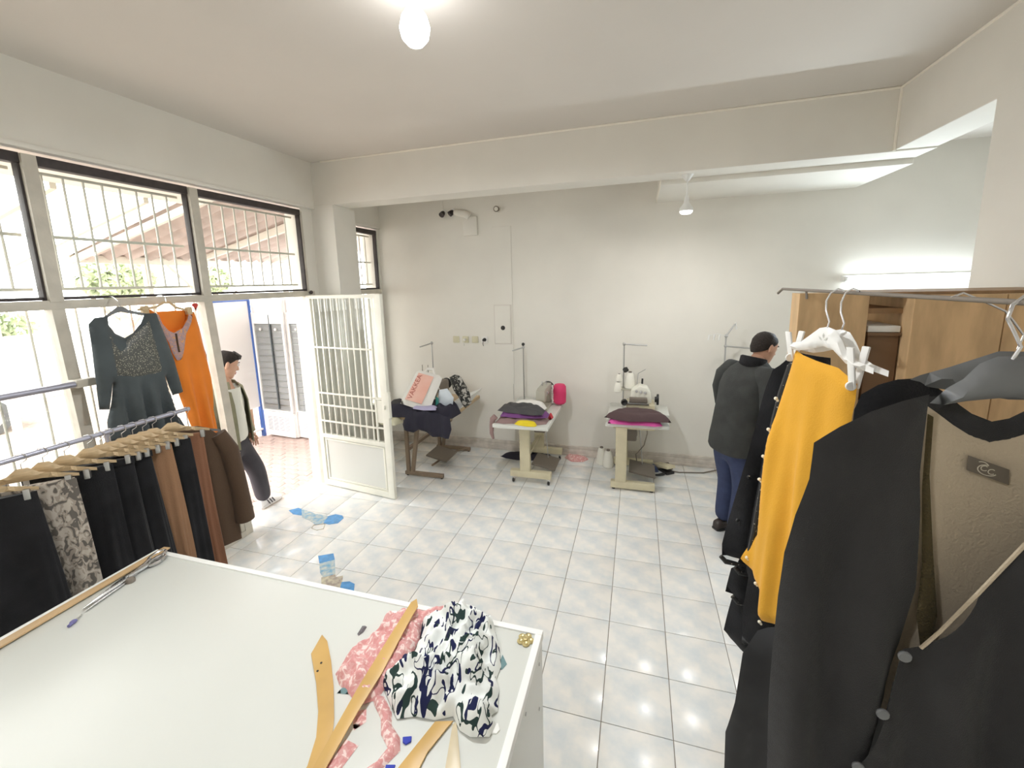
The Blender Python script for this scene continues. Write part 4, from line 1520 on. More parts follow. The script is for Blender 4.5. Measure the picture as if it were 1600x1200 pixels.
# ---- left clothes rack along the shop window
RX, RZ = .50, 1.392
t = thing('clothes_rack', 'grey metal clothes rack rail full of skirts along the shop window', 'clothes rack', (RX, -1.9, 0))
b = B()
b.tube([(RX, -3.1, RZ), (RX, -.845, RZ)], .0125, 10)
b.done('rail', 'rail', t)
for y in (-3.05, -1.30):
    b = B()
    b.tube([(RX - .015, y, .06), (RX - .015, y, RZ - .01)], .013, 8)
    b.done('upright', 'rail', t)
    b = B()
    b.tube([(RX - .24, y, .035), (RX + .22, y, .035)], .013, 8)
    b.done('foot', 'rail', t)
b = B()
b.tube([(RX - .015, -3.05, .06), (RX - .015, -1.30, .06)], .011, 8)
b.done('lower_bar', 'rail', t)

t = thing('window_rail', 'thick grey rail fixed across the shop window above the skirts', 'rail', (.06, -1.8, 1.62))
b = B()
b.tube([(.06, -2.6, 1.625), (.06, -1.055, 1.61)], .019, 10)
b.tube([(.06, -1.06, 1.61), (.06, -.86, 1.608)], .007, 8)
b.done('rail', 'rail', t)
b = B()
b.box(.01, .085, -1.175, -1.08, 1.588, 1.636, .004)
b.done('clamp', 'beige', t)


def skirt(y, width, top, bot, flare, mm, label, cat='skirt', depth=.035, nf=6, amp=.10, ang=48, seed=0., x=RX, hang=True):
    """a skirt on a clip hanger; ang = turn of the hanger from the wall-to-wall direction"""
    t = thing('hanging_skirt' if cat == 'skirt' else 'hanging_' + cat, label, cat, (x, y, bot), R(ang), 'garments on the rail by the shop window')
    m = wm(t)
    rows = []
    K = 12
    for i in range(K + 1):
        f = i / K
        z = bot + (top - bot) * (1 - f)
        rows.append((z - bot, .012 * math.sin(f * 3 + seed), 0, width * (1 + flare * f) / 2, depth * (.35 + .65 * min(1, f * 2.2)) * (1 + .5 * flare * f)))

    def fold(a, q):
        return amp * min(1, .15 + q * 1.2) * (math.sin(nf * a + seed + q * .8) * .6 + .4 * math.sin((nf * 2 + 1) * a + seed * 2))
    b = B()
    b.loft(rows, 72, fold, R(ang), (x, y, bot), .16)
    b.done('cloth', mm, t, ang=80)
    b = B()
    b.loft([(top - bot - .03, 0, 0, width / 2 * 1.01, depth * .40), (top - bot + .003, 0, 0, width / 2 * 1.01, depth * .36)], 32, None, R(ang), (x, y, bot))
    b.done('waistband', mm, t)
    return t


hg0 = hanger_tree('wooden_hanger', 'wooden clip hanger carrying the taupe lace skirt', 'wood', 'wooden hangers on the rail by the shop window')
hang_n = [0]


def add_hanger(y, ang, label, dz=0., x=RX):
    if hang_n[0] == 0:
        o = hg0
        o['label'] = label
        o.location = (x, y, RZ + dz)
        o.rotation_euler = (0, 0, R(ang))
    else:
        o = copy_tree(hg0, (x, y, RZ + dz), R(ang), label)
    hang_n[0] += 1


SK = [
    (-1.82, .36, .25, 'gblack', 'black skirt at the far window end of the rail before the taupe lace', .08),
    (-1.665, .34, .20, 'glace', 'taupe lace skirt with dark blotches between black skirts', .10),
    (-1.50, .34, .22, 'gblack', 'black skirt next to the taupe lace skirt', .10),
    (-1.40, .35, .22, 'gblack', 'middle one of three black skirts between lace and tan', .10),
    (-1.30, .34, .22, 'gblack', 'black skirt next to the tan brown skirt', .10),
    (-1.185, .33, .16, 'gtan', 'tan brown pleated skirt between black skirts', .12),
    (-1.075, .33, .22, 'gblack', 'black skirt between the tan and the rust brown skirts', .10),
    (-.965, .30, .20, 'gbrown', 'rust brown pleated skirt next to the dark brown blouse', .16),
]
for i, (y, w_, fl_, mm, lb, am) in enumerate(SK):
    skirt(y, w_, 1.245, .24, fl_, mm, lb, amp=am * 3.6, seed=i * 1.3, nf=7 + i % 3, ang=50 - i * .8, depth=.045)
    add_hanger(y, 50 - i * .8, 'wooden clip hanger holding the ' + lb.split(' next')[0].split(' between')[0].split(' at ')[0].split(' with')[0] + (' at the end' if i == 0 else ' number by the lace' if i == 2 else ' in the middle of three' if i == 3 else ' beside the tan one' if i == 4 else ' beside the rust brown one' if i == 6 else ''))
for y, lb in ((-1.585, 'spare wooden hanger behind the taupe lace skirt'), (-1.345, 'spare wooden hanger between two black skirts'), (-1.24, 'spare wooden hanger in front of the tan skirt'), (-1.13, 'spare wooden hanger behind the tan skirt')):
    add_hanger(y, 44, lb, .0)
# dark brown blouse at the end of the rail
t = thing('hanging_blouse', 'dark brown long-sleeved blouse hanging at the gate end of the rail', 'blouse', (RX, -.865, .5), R(46), 'garments on the rail by the shop window')
b = B()
b.loft([(.42, 0, 0, .19, .05), (.62, 0, 0, .19, .055), (.85, 0, 0, .185, .06), (1.05, 0, 0, .18, .06), (1.17, 0, 0, .17, .05), (1.25, 0, 0, .10, .03), (1.27, 0, 0, .05, .02)], 48, lambda a, q: .07 * (1 - q) * math.sin(5 * a + 1), R(46), (RX, -.865, 0))
b.done('body', 'gdark', t, ang=80)
m = wm(t)
for s_ in (-1, 1):
    b = B()
    b.tube([m @ Vector((s_ * .15, 0, .70)), m @ Vector((s_ * .20, .0, .58)), m @ Vector((s_ * .225, .01, .30)), m @ Vector((s_ * .235, .01, .05))], [.05, .058, .055, .062], 14)
    b.done('sleeve', 'gdark', t, ang=80)
b = B()
b.tube([m @ Vector((.19, .03, .35)), m @ Vector((.23, .05, .18)), m @ Vector((.25, .05, .10))], [.02, .03, .045], 10)
b.done('grey_lining', mat('grey_chiffon', (.33, .34, .34), .9), t, label='pale grey chiffon tip showing under the sleeve')
b = B()
b.tube([(RX, -.865, RZ - .13), (RX, -.865, RZ - .03), (RX + .012, -.86, RZ - .012), (RX + .014, -.86, RZ + .006), (RX, -.865, RZ + .016), (RX - .014, -.87, RZ + .004)], .0022, 6)
hk = thing('wire_hanger', 'dark hanger inside the dark brown blouse', 'hanger', (RX, -.865, RZ), R(46))
b.done('hook', 'chrome', hk)
b = B()
mm_ = wm(hk)
b.pillow([(-.17, -.165), (0, -.115), (.17, -.165), (.17, -.180), (0, -.135), (-.17, -.180)], mm_ @ Vector((0, 0, 0)), (mm_.to_3x3() @ X3), Z3, (mm_.to_3x3() @ Y3), h=.02, th=.02, edge=.01)
b.done('shoulder_bar', 'gplastic', hk)

# ---- two dresses hung on the window frame
t = thing('evening_dress', 'charcoal dress with sequinned bodice hanging in the shop window', 'dress', (.10, -.85, 1.1))


def f1(u, v):
    q = max(0, min(1, (1.62 - v) * 3))
    return q * (.034 * math.sin(u * 62 + v * 2) + .012 * math.sin(u * 110 + 1)) * (1 if -1.0 < u < -.66 else .3)


b = B()
b.pillow(G['gdress'], (.15, 0, 0), Y3, Z3, X3, h=.018, th=.075, edge=.06, fold=f1)
b.done('skirt_and_sleeves', 'gcharcoal', t, ang=80)
b = B()
b.pillow(G['gbod'], (.176, 0, 0), Y3, Z3, X3, h=.018, th=.045, edge=.05)
b.done('bodice', 'gsequin', t, ang=80)
t = thing('coat_hanger', 'dark coat hanger under the charcoal dress on the transom', 'hanger', (.085, -.87, 2.06))
b = B()
b.pillow([(-1.055, 1.968), (-0.966, 2.032), (-0.932, 2.057), (-0.903, 2.057), (-0.868, 2.032), (-0.741, 1.993), (-0.741, 1.978), (-0.868, 2.01), (-0.917, 2.024), (-0.966, 2.01), (-1.055, 1.949)], (.145, 0, 0), Y3, Z3, X3, h=.02, th=.03, edge=.012)
b.done('shoulder_bar', 'gplastic', t)
b = B()
b.tube([(.145, -.915, 2.055), (.135, -.913, 2.087), (.08, -.90, 2.112), (.03, -.88, 2.118), (.0, -.88, 2.116)], .003, 6)
b.done('hook', 'chrome', t)

t = thing('orange_kaftan', 'long orange kaftan with embroidered neckline hanging in the shop window', 'dress', (.09, -.5, .66))


def f2(u, v):
    q = max(0, min(1, (1.75 - v) * 1.3))
    return q * (.028 * math.sin(u * 66 + v * 4) + .012 * math.sin(u * 31))


b = B()
b.pillow(G['odress'], (.09, 0, 0), Y3, Z3, X3, h=.018, th=.06, edge=.05, fold=f2)
b.done('cloth', 'orange', t, ang=80)
b = B()
b.pillow(G['otrim2'], (.122, 0, 0), Y3, Z3, X3, h=.012, th=.016, edge=.02)
b.done('neck_embroidery', 'otrim', t, ang=80, label='lilac grey embroidered neck trim')
b = B()
b.pillow(G['oback'], (.062, 0, 0), Y3, Z3, X3, h=.02, th=.01, edge=.02)
b.done('back_panel', 'orange', t, ang=80)
b = B()
b.tube([(.133, y, z) for y, z in G['oslit']], .006, 6)
b.done('neck_slit', 'gdark', t, label='dark front slit')
b = B()
b.pillow([(u + .0, v) for u, v in G['scarf']], (.05, 0, 0), Y3, Z3, X3, h=.02, th=.02, edge=.02, fold=lambda u, v: .008 * math.sin(u * 120))
b.done('side_panel', 'otrim', t, ang=80, label='patterned side panel of the kaftan')
b = B()
b.pillow([(-.46, .76), (-.36, .72), (-.335, .645), (-.42, .655), (-.47, .70)], (.10, 0, 0), Y3, Z3, X3, h=.015, th=.03, edge=.02, fold=lambda u, v: .008 * math.sin(u * 150))
b.done('hem_trim', 'otrim', t, ang=80, label='embroidered hem of the kaftan')
t = thing('clip_hanger', 'pale clip hanger holding the orange kaftan on the transom', 'hanger', (.085, -.59, 2.06))
b = B()
b.pillow([(-.78, 2.020), (-.66, 2.030), (-.60, 2.058), (-.57, 2.058), (-.53, 2.020), (-.43, 1.99), (-.43, 2.003), (-.52, 2.036), (-.56, 2.075), (-.61, 2.075), (-.66, 2.045), (-.78, 2.035)], (.085, 0, 0), Y3, Z3, X3, h=.02, th=.016, edge=.008)
b.done('bar', 'wood', t)
for y, z in ((-.735, 2.03), (-.435, 2.005)):
    b = B()
    b.box(.07, .10, y - .02, y + .02, z - .035, z + .02, .005)
    b.done('clip', 'wood', t)
b = B()
b.tube([(.085, -.585, 2.07), (.08, -.585, 2.10), (.05, -.585, 2.116), (.01, -.585, 2.114)], .003, 6)
b.done('hook', 'chrome', t)

MT['ribbon'] = mat('red_ribbon', (.55, .06, .05), .7)
b = B()
b.pillow([(-.36, 2.045), (-.325, 2.05), (-.31, 2.035), (-.325, 2.015), (-.335, 1.985), (-.345, 2.015), (-.362, 2.03)], (.03, 0, 0), Y3, Z3, X3, h=.01, th=.012, edge=.01)
tag(b.done('ribbon', 'ribbon'), 'small red ribbon tied under the transom by the door post', 'ribbon')

# ---- right clothes rack
RRZ = 2.078
t = thing('clothes_rack', 'thin dark clothes rail above the black and marigold garments', 'clothes rack', (3.88, -1.2, 0))
b = B()
b.tube([(3.955, -4.39, RRZ - .01), (3.955, -2.6, RRZ), (3.862, -.66, RRZ), (3.862, -.60, RRZ - .02)], .0055, 10)
b.done('rail', 'pedal', t)
b = B()
b.tube([(3.862, -.66, RRZ), (3.985, -.552, RRZ - .01), (3.99, -.552, RRZ - .05)], .005, 8)
b.done('wall_bracket', 'pedal', t)
b = B()
b.lathe((3.955, -4.397, RRZ - .01), [(0, -.003), (.03, -.003), (.03, .01), (0, .012)], 14, 'y')
b.done('wall_flange', 'pedal', t)

# charcoal cardigan nearest the camera
t = thing('cardigan', 'charcoal buttoned cardigan with beige lining hanging on a grey hanger', 'cardigan', (3.925, -1.86, .9))
WN = Vector((0, -1, 0))


def fk(u, v):
    return .022 * math.sin(u * 50 + v * 2.5) * max(0, min(1, (1.85 - v) * 1.6)) + .006 * math.sin(u * 23 - v * 7)


b = B()
b.pillow(G['cardL'], (0, -1.87, 0), X3, Z3, WN, h=.020, th=.045, edge=.05, fold=fk)
b.done('front_panel', 'knit', t, ang=80)
cr = [(3.955, 1.665)] + [p for p in G['cardR'] if p[1] < 1.66 and p[0] < 3.955] + [(3.69, .95), (4.26, .95), (4.27, 1.3), (4.265, 1.64), (4.24, 1.80), (4.10, 1.885), (4.05, 1.905), (4.02, 1.80)]
b = B()
b.pillow(cr, (0, -1.905, 0), X3, Z3, WN, h=.022, th=.045, edge=.05, fold=fk)
b.done('front_panel', 'knit', t, ang=80)
b = B()
b.pillow([(3.80, 1.885), (3.83, 1.862), (3.86, 1.838), (3.89, 1.818), (3.925, 1.806), (3.96, 1.818), (3.99, 1.838), (4.02, 1.862), (4.05, 1.885), (4.13, 1.85), (4.13, 1.15), (3.74, 1.15), (3.77, 1.5)], (0, -1.80, 0), X3, Z3, WN, h=.025, th=.012, edge=.02, fold=lambda u, v: .006 * math.sin(u * 30))
b.done('back_lining', 'lining', t, ang=80, label='beige knitted inside of the back')
b = B()
cl = [(3.812, 1.890), (3.845, 1.893), (3.872, 1.876), (3.90, 1.854), (3.925, 1.846)]
cb = [(3.925, 1.800), (3.89, 1.812), (3.86, 1.832), (3.828, 1.856)]
b.pillow(cl + [(7.85 - x, z) for x, z in cl[-2::-1]] + [(7.85 - x, z) for x, z in cb[:0:-1]] + cb, (0, -1.792, 0), X3, Z3, WN, h=.012, th=.018, edge=.01)
b.done('collar', 'knit', t, ang=60)
b = B()
b.pillow(G['shadeL'], (0, -1.835, 0), X3, Z3, WN, h=.015, th=.02, edge=.012)
b.done('inner_edge', 'fur', t, ang=80, label='brown painted shade along the inner edge of the opening')
b = B()
b.tube([(x - .004, -1.905, z) for x, z in reversed(G['cardR'][0:5])], .0035, 6)
b.done('frayed_edge', 'lining', t, label='pale frayed edge of the neckline')
lab = G['clabel']
b = B()
b.prism(lab, (0, -1.812, 0), X3, Z3, WN, 0, .0015, 0)
lo = b.done('neck_label', mat('taupe_label', (.145, .12, .09), .6), t, smooth=False, label='dark woven label with a pale swirl')
MT['labelink'] = mat('pale_label_thread', (.62, .57, .46), .6)
lc = Vector((3.919, -1.8145, 1.754))
lu = (Vector((lab[1][0] - lab[0][0], 0, lab[1][1] - lab[0][1]))).normalized()
lv = Vector((-lu.z, 0, lu.x))


def arc(cu, cv, ru, rv, a0, a1, n_=12):
    return [lc + lu * (cu + ru * math.cos(R(a0 + (a1 - a0) * k / n_))) + lv * (cv + rv * math.sin(R(a0 + (a1 - a0) * k / n_))) for k in range(n_ + 1)]


b = B()
b.tube(arc(-.002, -.001, .016, .010, 100, 345), .0009, 5)
b.tube(arc(-.008, .001, .0055, .005, 60, 330), .0008, 5)
b.tube(arc(.005, -.001, .0055, .005, 60, 330), .0008, 5)
b.tube(arc(-.014, .001, .012, .011, 40, 130), .0009, 5)
b.done('label_swirl', 'labelink', lo)
for x, z in G['cbtn']:
    b = B()
    b.lathe((x, -1.934, z), [(0, -.004), (.010, -.003), (.0115, 0), (.010, .004), (0, .004)], 14, 'y')
    b.done('button', 'gplastic', t)

t = thing('coat_hanger', 'broad grey plastic hanger inside the charcoal cardigan', 'hanger', (3.925, -1.835, 1.9))
b = B()
half = [p for p in G['hanger'] if p[0] < 3.93]
up = [(3.801, 1.888), (3.824, 1.919), (3.846, 1.937), (3.866, 1.967), (3.891, 1.981), (3.925, 1.982)]
dn = [(3.925, 1.906), (3.901, 1.903), (3.856, 1.895), (3.823, 1.886)]
ol = up + [(7.85 - x, z) for x, z in up[-2::-1]] + [(7.85 - x, z) for x, z in dn[::-1]] + dn[1:]
b.pillow(ol, (0, -1.835, 0), X3, Z3, WN, h=.015, th=.042, edge=.018)
b.done('shoulder_body', 'gplastic', t, ang=60)
b = B()
b.tube([(3.908, -1.84, 1.975), (3.917, -1.84, 2.0), (3.905, -1.84, 2.025), (3.892, -1.84, 2.05), (3.896, -1.84, 2.075), (3.912, -1.84, 2.092), (3.935, -1.84, 2.092), (3.952, -1.84, 2.075)], .0030, 8)
b.done('hook', 'chrome', t)
# a second garment on a grey hanger directly behind the cardigan
t = thing('hanging_jacket', 'black jacket hanging directly behind the charcoal cardigan', 'jacket', (4.03, -1.66, .9))
jl = [(3.755, 1.70), (3.756, 1.82), (3.765, 1.858), (3.792, 1.884), (3.827, 1.898), (3.88, 1.900), (3.92, 1.870), (3.96, 1.83), (4.03, 1.80)]
b = B()
b.pillow(jl + [(8.06 - x, z) for x, z in jl[-2::-1]] + [(4.30, 1.0), (3.755, 1.0), (3.75, 1.4)], (0, -1.66, 0), X3, Z3, WN, h=.03, th=.05, edge=.04, fold=lambda u, v: .008 * math.sin(u * 40))
b.done('cloth', 'gblack', t, ang=80)
t = thing('coat_hanger', 'grey plastic hanger of the black jacket behind the cardigan', 'hanger', (4.03, -1.66, 1.9))
b = B()
b.pillow([(3.84, 1.890), (3.87, 1.908), (3.92, 1.928), (4.0, 1.965), (4.06, 1.965), (4.13, 1.945), (4.24, 1.88), (4.2, 1.865), (4.03, 1.86), (3.90, 1.880)], (0, -1.66, 0), X3, Z3, WN, h=.02, th=.035, edge=.012)
b.done('shoulder_body', 'gplastic', t)
b = B()
b.tube([(4.03, -1.66, 1.97), (4.036, -1.66, 2.0), (4.015, -1.66, 2.03), (4.0, -1.66, 2.05), (3.955, -1.66, 2.075), (3.925, -1.66, 2.09), (3.905, -1.66, 2.08)], .0022, 8)
b.done('hook', 'chrome', t)

# marigold top on a white clip hanger
P0 = Vector((3.842, -1.25, 0))
DY = Vector((.13, -.30, 0)).normalized()
NYv = Vector((DY.y, -DY.x, 0))
if NYv.y > 0:
    NYv = -NYv
t = thing('marigold_skirt', 'marigold yellow skirt with pearl edging clipped to a white hanger', 'skirt', (3.842, -1.25, .9))


def fy(u, v):
    return (.012 * math.sin(u * 40 + v * 2) + .006 * math.sin(u * 80 - v * 5)) * max(.1, min(1, (1.88 - v) * 2))


b = B()
b.pillow(G['yellow'], P0, DY, Z3, NYv, h=.016, th=.035, edge=.03, fold=fy)
b.done('cloth', 'yellow', t, ang=80)
for i, (u, v) in enumerate(G['ypearl']):
    p = P0 + DY * (u + .004) + Z3 * v + NYv * .012
    b = B()
    b.ball(p, .007, 10)
    b.ball(p + Vector((.006, 0, -.008)), .005, 8)
    b.done('pearl', 'pearl', t)


def clip(t, u, ztop, zbot, m_='wplastic'):
    p = P0 + DY * u
    b = B()
    h_ = ztop - zbot
    for s_ in (-1, 1):
        q = [(-.011, ztop - .01), (-.006, ztop), (.006, ztop), (.011, ztop - .01), (.008, zbot + h_ * .35), (.012, zbot + .014), (.008, zbot), (-.008, zbot), (-.012, zbot + .014), (-.008, zbot + h_ * .35)]
        off = .026 if s_ > 0 else -.026
        top = P0 + DY * u + NYv * (.006 * s_)
        b.hexa([p + DY * -.011 + NYv * (.005 * s_ + .004) + Z3 * zbot, p + DY * .011 + NYv * (.005 * s_ + .004) + Z3 * zbot, p + DY * .011 + NYv * (.005 * s_ - .004) + Z3 * zbot, p + DY * -.011 + NYv * (.005 * s_ - .004) + Z3 * zbot],
               [p + DY * -.012 + NYv * (.026 * s_ + .004) + Z3 * ztop, p + DY * .012 + NYv * (.026 * s_ + .004) + Z3 * ztop, p + DY * .012 + NYv * (.026 * s_ - .004) + Z3 * ztop, p + DY * -.012 + NYv * (.026 * s_ - .004) + Z3 * ztop])
    bmesh.ops.bevel(b.b, geom=list(b.b.edges), offset=.004, segments=2, affect='EDGES', profile=.6)
    b.lathe(p + NYv * .012 + Z3 * (zbot + .008), [(0, -.006), (.013, -.006), (.014, 0), (.012, .006), (0, .007)], 14, 'y')
    return b.done('clip', m_, t)


hw = thing('white_clip_hanger', 'white plastic clip hanger with a leaf emblem over the marigold skirt', 'hanger', (3.842, -1.25, 1.9))
yh = [(-.150, 1.905), (-.10, 1.915), (-.06, 1.945), (-.03, 1.968), (.0, 1.975), (.03, 1.968), (.055, 1.94), (.08, 1.90), (.115, 1.885), (.165, 1.875), (.165, 1.858), (.115, 1.865), (.075, 1.872), (.03, 1.905), (-.01, 1.912), (-.06, 1.895), (-.10, 1.885), (-.150, 1.885)]
b = B()
b.pillow(yh, P0 + NYv * .014, DY, Z3, NYv, h=.012, th=.022, edge=.008)
b.done('shoulder_body', 'wplastic', hw, ang=50)
b = B()
q = P0 + NYv * .0265
for cu, cv, a in ((0, 1.948, 90), (-.010, 1.938, 140), (.010, 1.938, 40)):
    d = DY * math.cos(R(a)) + Z3 * math.sin(R(a))
    e = DY * -math.sin(R(a)) + Z3 * math.cos(R(a))
    c = q + DY * cu + Z3 * cv
    b.add([c - d * .009, c + e * .0035, c + d * .009, c - e * .0035, c - NYv * .002], [(0, 1, 2), (0, 2, 3), (4, 1, 0), (4, 2, 1), (4, 3, 2), (4, 0, 3)])
b.done('leaf_emblem', mat('emblem_grey', (.60, .61, .56), .5), hw, smooth=False)
b = B()
b.tube([P0 + NYv * .014 + DY * u + Z3 * z for u, z in ((.0, 1.972), (.004, 1.992), (-.012, 2.025), (-.014, 2.055), (.0, 2.080), (.024, 2.092), (.046, 2.086))], .0026, 8)
b.done('hook', 'chrome', hw)
clip(hw, -.145, 1.945, 1.845)
clip(hw, .098, 1.925, 1.80)
hw2 = thing('white_clip_hanger', 'second white plastic clip hanger just behind the first', 'hanger', (3.87, -1.2, 1.9))
b = B()
b.pillow([(u * .98 + .012, v - .008) for u, v in yh], P0 - NYv * .024, DY, Z3, NYv, h=.014, th=.018, edge=.007)
b.done('shoulder_body', 'wplastic', hw2, ang=50)
b = B()
b.tube([P0 - NYv * .024 + DY * (u + .012) + Z3 * (z - .006) for u, z in ((.0, 1.972), (.006, 1.992), (-.010, 2.025), (-.012, 2.055), (.0, 2.086), (.024, 2.098), (.046, 2.090))], .0026, 8)
b.done('hook', 'chrome', hw2)

# black beaded garments behind the marigold skirt
t = thing('beaded_dress', 'black beaded dress with scalloped edge just behind the marigold skirt', 'dress', (3.80, -1.12, .6))
b = B()
b.pillow(G['black2'], (0, -.96, 0), X3, Z3, WN, h=.025, th=.05, edge=.04, fold=lambda u, v: .01 * math.sin(u * 60))
b.done('cloth', 'gblack', t, ang=80)
ed = [(G['black2'][i][0] + .006, -.985, G['black2'][i][1]) for i in range(0, 8)]
b = B()
b.tube(ed, [.008, .010, .011, .011, .011, .011, .010, .009], 8)
b.done('beaded_edge', 'gbeads', t, label='edge of pale beads')
t = thing('ruffled_dress', 'black chiffon dress with tiered scalloped hem behind the beaded dress', 'dress', (3.72, -1.0, .5))
b = B()
b.pillow(G['black1'], (0, -.84, 0), X3, Z3, WN, h=.03, th=.06, edge=.05, fold=lambda u, v: .012 * math.sin(u * 50 + v * 3))
b.done('cloth', 'gblack', t, ang=80)
for i, k_ in enumerate((8, 11, 14)):
    x, z = G['black1'][k_]
    b = B()
    b.tube([(x - .010, -.865, z + .012), (x + .010, -.87, z - .008), (x + .05, -.87, z - .012), (x + .09, -.865, z - .02 - .02 * i)], [.010, .012, .010, .006], 8)
    b.done('scalloped_edge', 'gbeads', t)
for k_, d in ((5, .02), (6, .02), (6, .05)):
    x, z = G['black1'][k_]
    b = B()
    b.ball((x + d, -.87, z - d), .008, 8, (1, .6, 1))
    b.done('bead', 'gbeads', t)
t = thing('long_dress', 'long dark grey dress hanging low between the cardigan and the marigold skirt', 'dress', (3.8, -1.55, .3))
b = B()
o3 = [(3.755, 1.70), (3.73, 1.5), (3.70, 1.3), (3.688, 1.17), (3.617, 1.12)] + G['dress3'][3:7] + [(3.56, .35), (4.05, .35), (4.02, 1.75), (3.85, 1.86)]
b.pillow(o3, (0, -1.58, 0), X3, Z3, WN, h=.03, th=.06, edge=.05, fold=lambda u, v: .016 * math.sin(u * 55) * max(.1, min(1, (1.5 - v) * 1.4)))
b.done('cloth', mat('dark_grey_cloth', (.035, .035, .037), .9, var=(7, .3), sheen=.15), t, ang=80)

# ---- plywood cabinet
t = thing('plywood_cabinet', 'tall raw plywood cabinet with an open middle bay behind the clothes rail', 'cabinet', (4.4, -.45, 0))
cx0, cx1, cyf, cyb, ctop = 3.962, 4.93, -.55, -.445, 2.052
b = B()
b.box(cx0, 4.228, cyf, cyb, .05, ctop, .002)
b.done('side_board', 'ply', t, smooth=False)
b = B()
b.box(4.365, 4.662, cyf - .05, cyf - .03, .05, ctop - .012, .002)
b.done('door', 'ply', t, smooth=False)
b = B()
b.box(4.668, 4.93, cyf - .045, cyf - .025, .05, ctop - .012, .002)
b.done('door', 'ply', t, smooth=False)
b = B()
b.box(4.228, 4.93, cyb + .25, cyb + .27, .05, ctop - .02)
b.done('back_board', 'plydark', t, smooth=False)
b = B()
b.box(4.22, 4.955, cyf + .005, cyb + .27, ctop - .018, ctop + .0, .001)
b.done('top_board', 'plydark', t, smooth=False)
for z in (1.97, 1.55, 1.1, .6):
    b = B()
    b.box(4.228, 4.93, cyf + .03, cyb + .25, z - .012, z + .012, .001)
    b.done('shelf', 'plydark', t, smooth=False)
b = B()
b.box(4.366, 4.385, cyf - .03, cyb + .25, .05, ctop - .02, .001)
b.done('divider', 'ply', t, smooth=False)
MT['carton'] = mat('brown_carton', (.20, .115, .06), .7)
t = thing('carton', 'dark brown carton on the open shelf of the plywood cabinet', 'carton', (4.3, -.45, 1.56))
b = B()
b.box(4.245, 4.36, -.53, -.25, 1.563, 1.86, .004)
b.done('box_body', 'carton', t)
b = B()
b.box(4.24, 4.362, -.54, -.245, 1.86, 1.875, .003)
b.done('box_lid', 'carton', t)
b = B()
b.box(4.24, 4.36, -.535, -.25, 1.877, 1.905, .004)
tag(b.done('paper_stack', 'paper'), 'pale stack of paper lying on the dark carton in the cabinet', 'paper')

# ================================================================ sewing stations along the back wall
def tstand(t, x0, x1, yn, yf, colx, zt, top, mm, casters=True, topm='white', pedal=True):
    """sewing table: two T legs (near at yn, far at yf), a long top reaching to the wall"""
    for nm, y in (('leg', yn), ('leg', yf)):
        b = B()
        z0 = .075 if casters else .02
        b.box(x0, x1, y - .035, y + .035, z0, z0 + .07, .008)
        b.done('foot', mm, t)
        b = B()
        b.box(colx - .055, colx + .055, y - .03, y + .03, z0 + .065, zt - .02, .006)
        b.done('leg', mm, t)
        b = B()
        b.box(x0 + .02, x1 - .02, y - .02, y + .02, zt - .045, zt - .012, .003)
        b.done('top_bracket', mm, t)
        for x in (x0 + .03, x1 - .03):
            if casters:
                b = B()
                b.box(x - .014, x + .014, y - .012, y + .012, .04, .08, .003)
                cs = b.done('caster', 'chrome', t)
                b = B()
                b.lathe((x, y, .027), [(0, -.010), (.024, -.010), (.027, 0), (.024, .010), (0, .010)], 14, 'x')
                b.done('wheel', 'black', cs)
            else:
                b = B()
                b.lathe((x, y, 0), [(0, 0), (.018, 0), (.018, .02), (0, .022)], 10)
                b.done('rubber_foot', 'black', t)
    b = B()
    b.box(colx - .02, colx + .02, yn, yf, .26, .30, .004)
    b.done('stretcher', mm, t)
    b = B()
    b.box(top[0], top[1], top[2], top[3], zt - .018, zt + .020, .006)
    b.done('tabletop', topm, t)
    if pedal:
        b = B()
        m = Matrix.Translation(((x0 + x1) / 2 + .08, (yn + yf) / 2, .115)) @ Matrix.Rotation(R(10), 4, 'Y')
        b.box(-.12, .15, -.16, .16, -.010, .010, .004, m)
        b.done('treadle', 'pedal', t)
        b = B()
        b.tube([((x0 + x1) / 2 + .1, (yn + yf) / 2 + .1, .12), ((x0 + x1) / 2 + .05, (yn + yf) / 2 + .15, zt - .05)], .006, 6)
        b.done('treadle_rod', 'steel', t)
    b = B()
    b.box(colx + .02, colx + .15, yf - .38, yf - .1, zt - .26, zt - .06, .02)
    b.lathe((colx + .085, yf - .40, zt - .16), [(0, -.02), (.07, -.02), (.07, .02), (0, .02)], 18, 'y')
    b.done('motor', 'pedal', t)


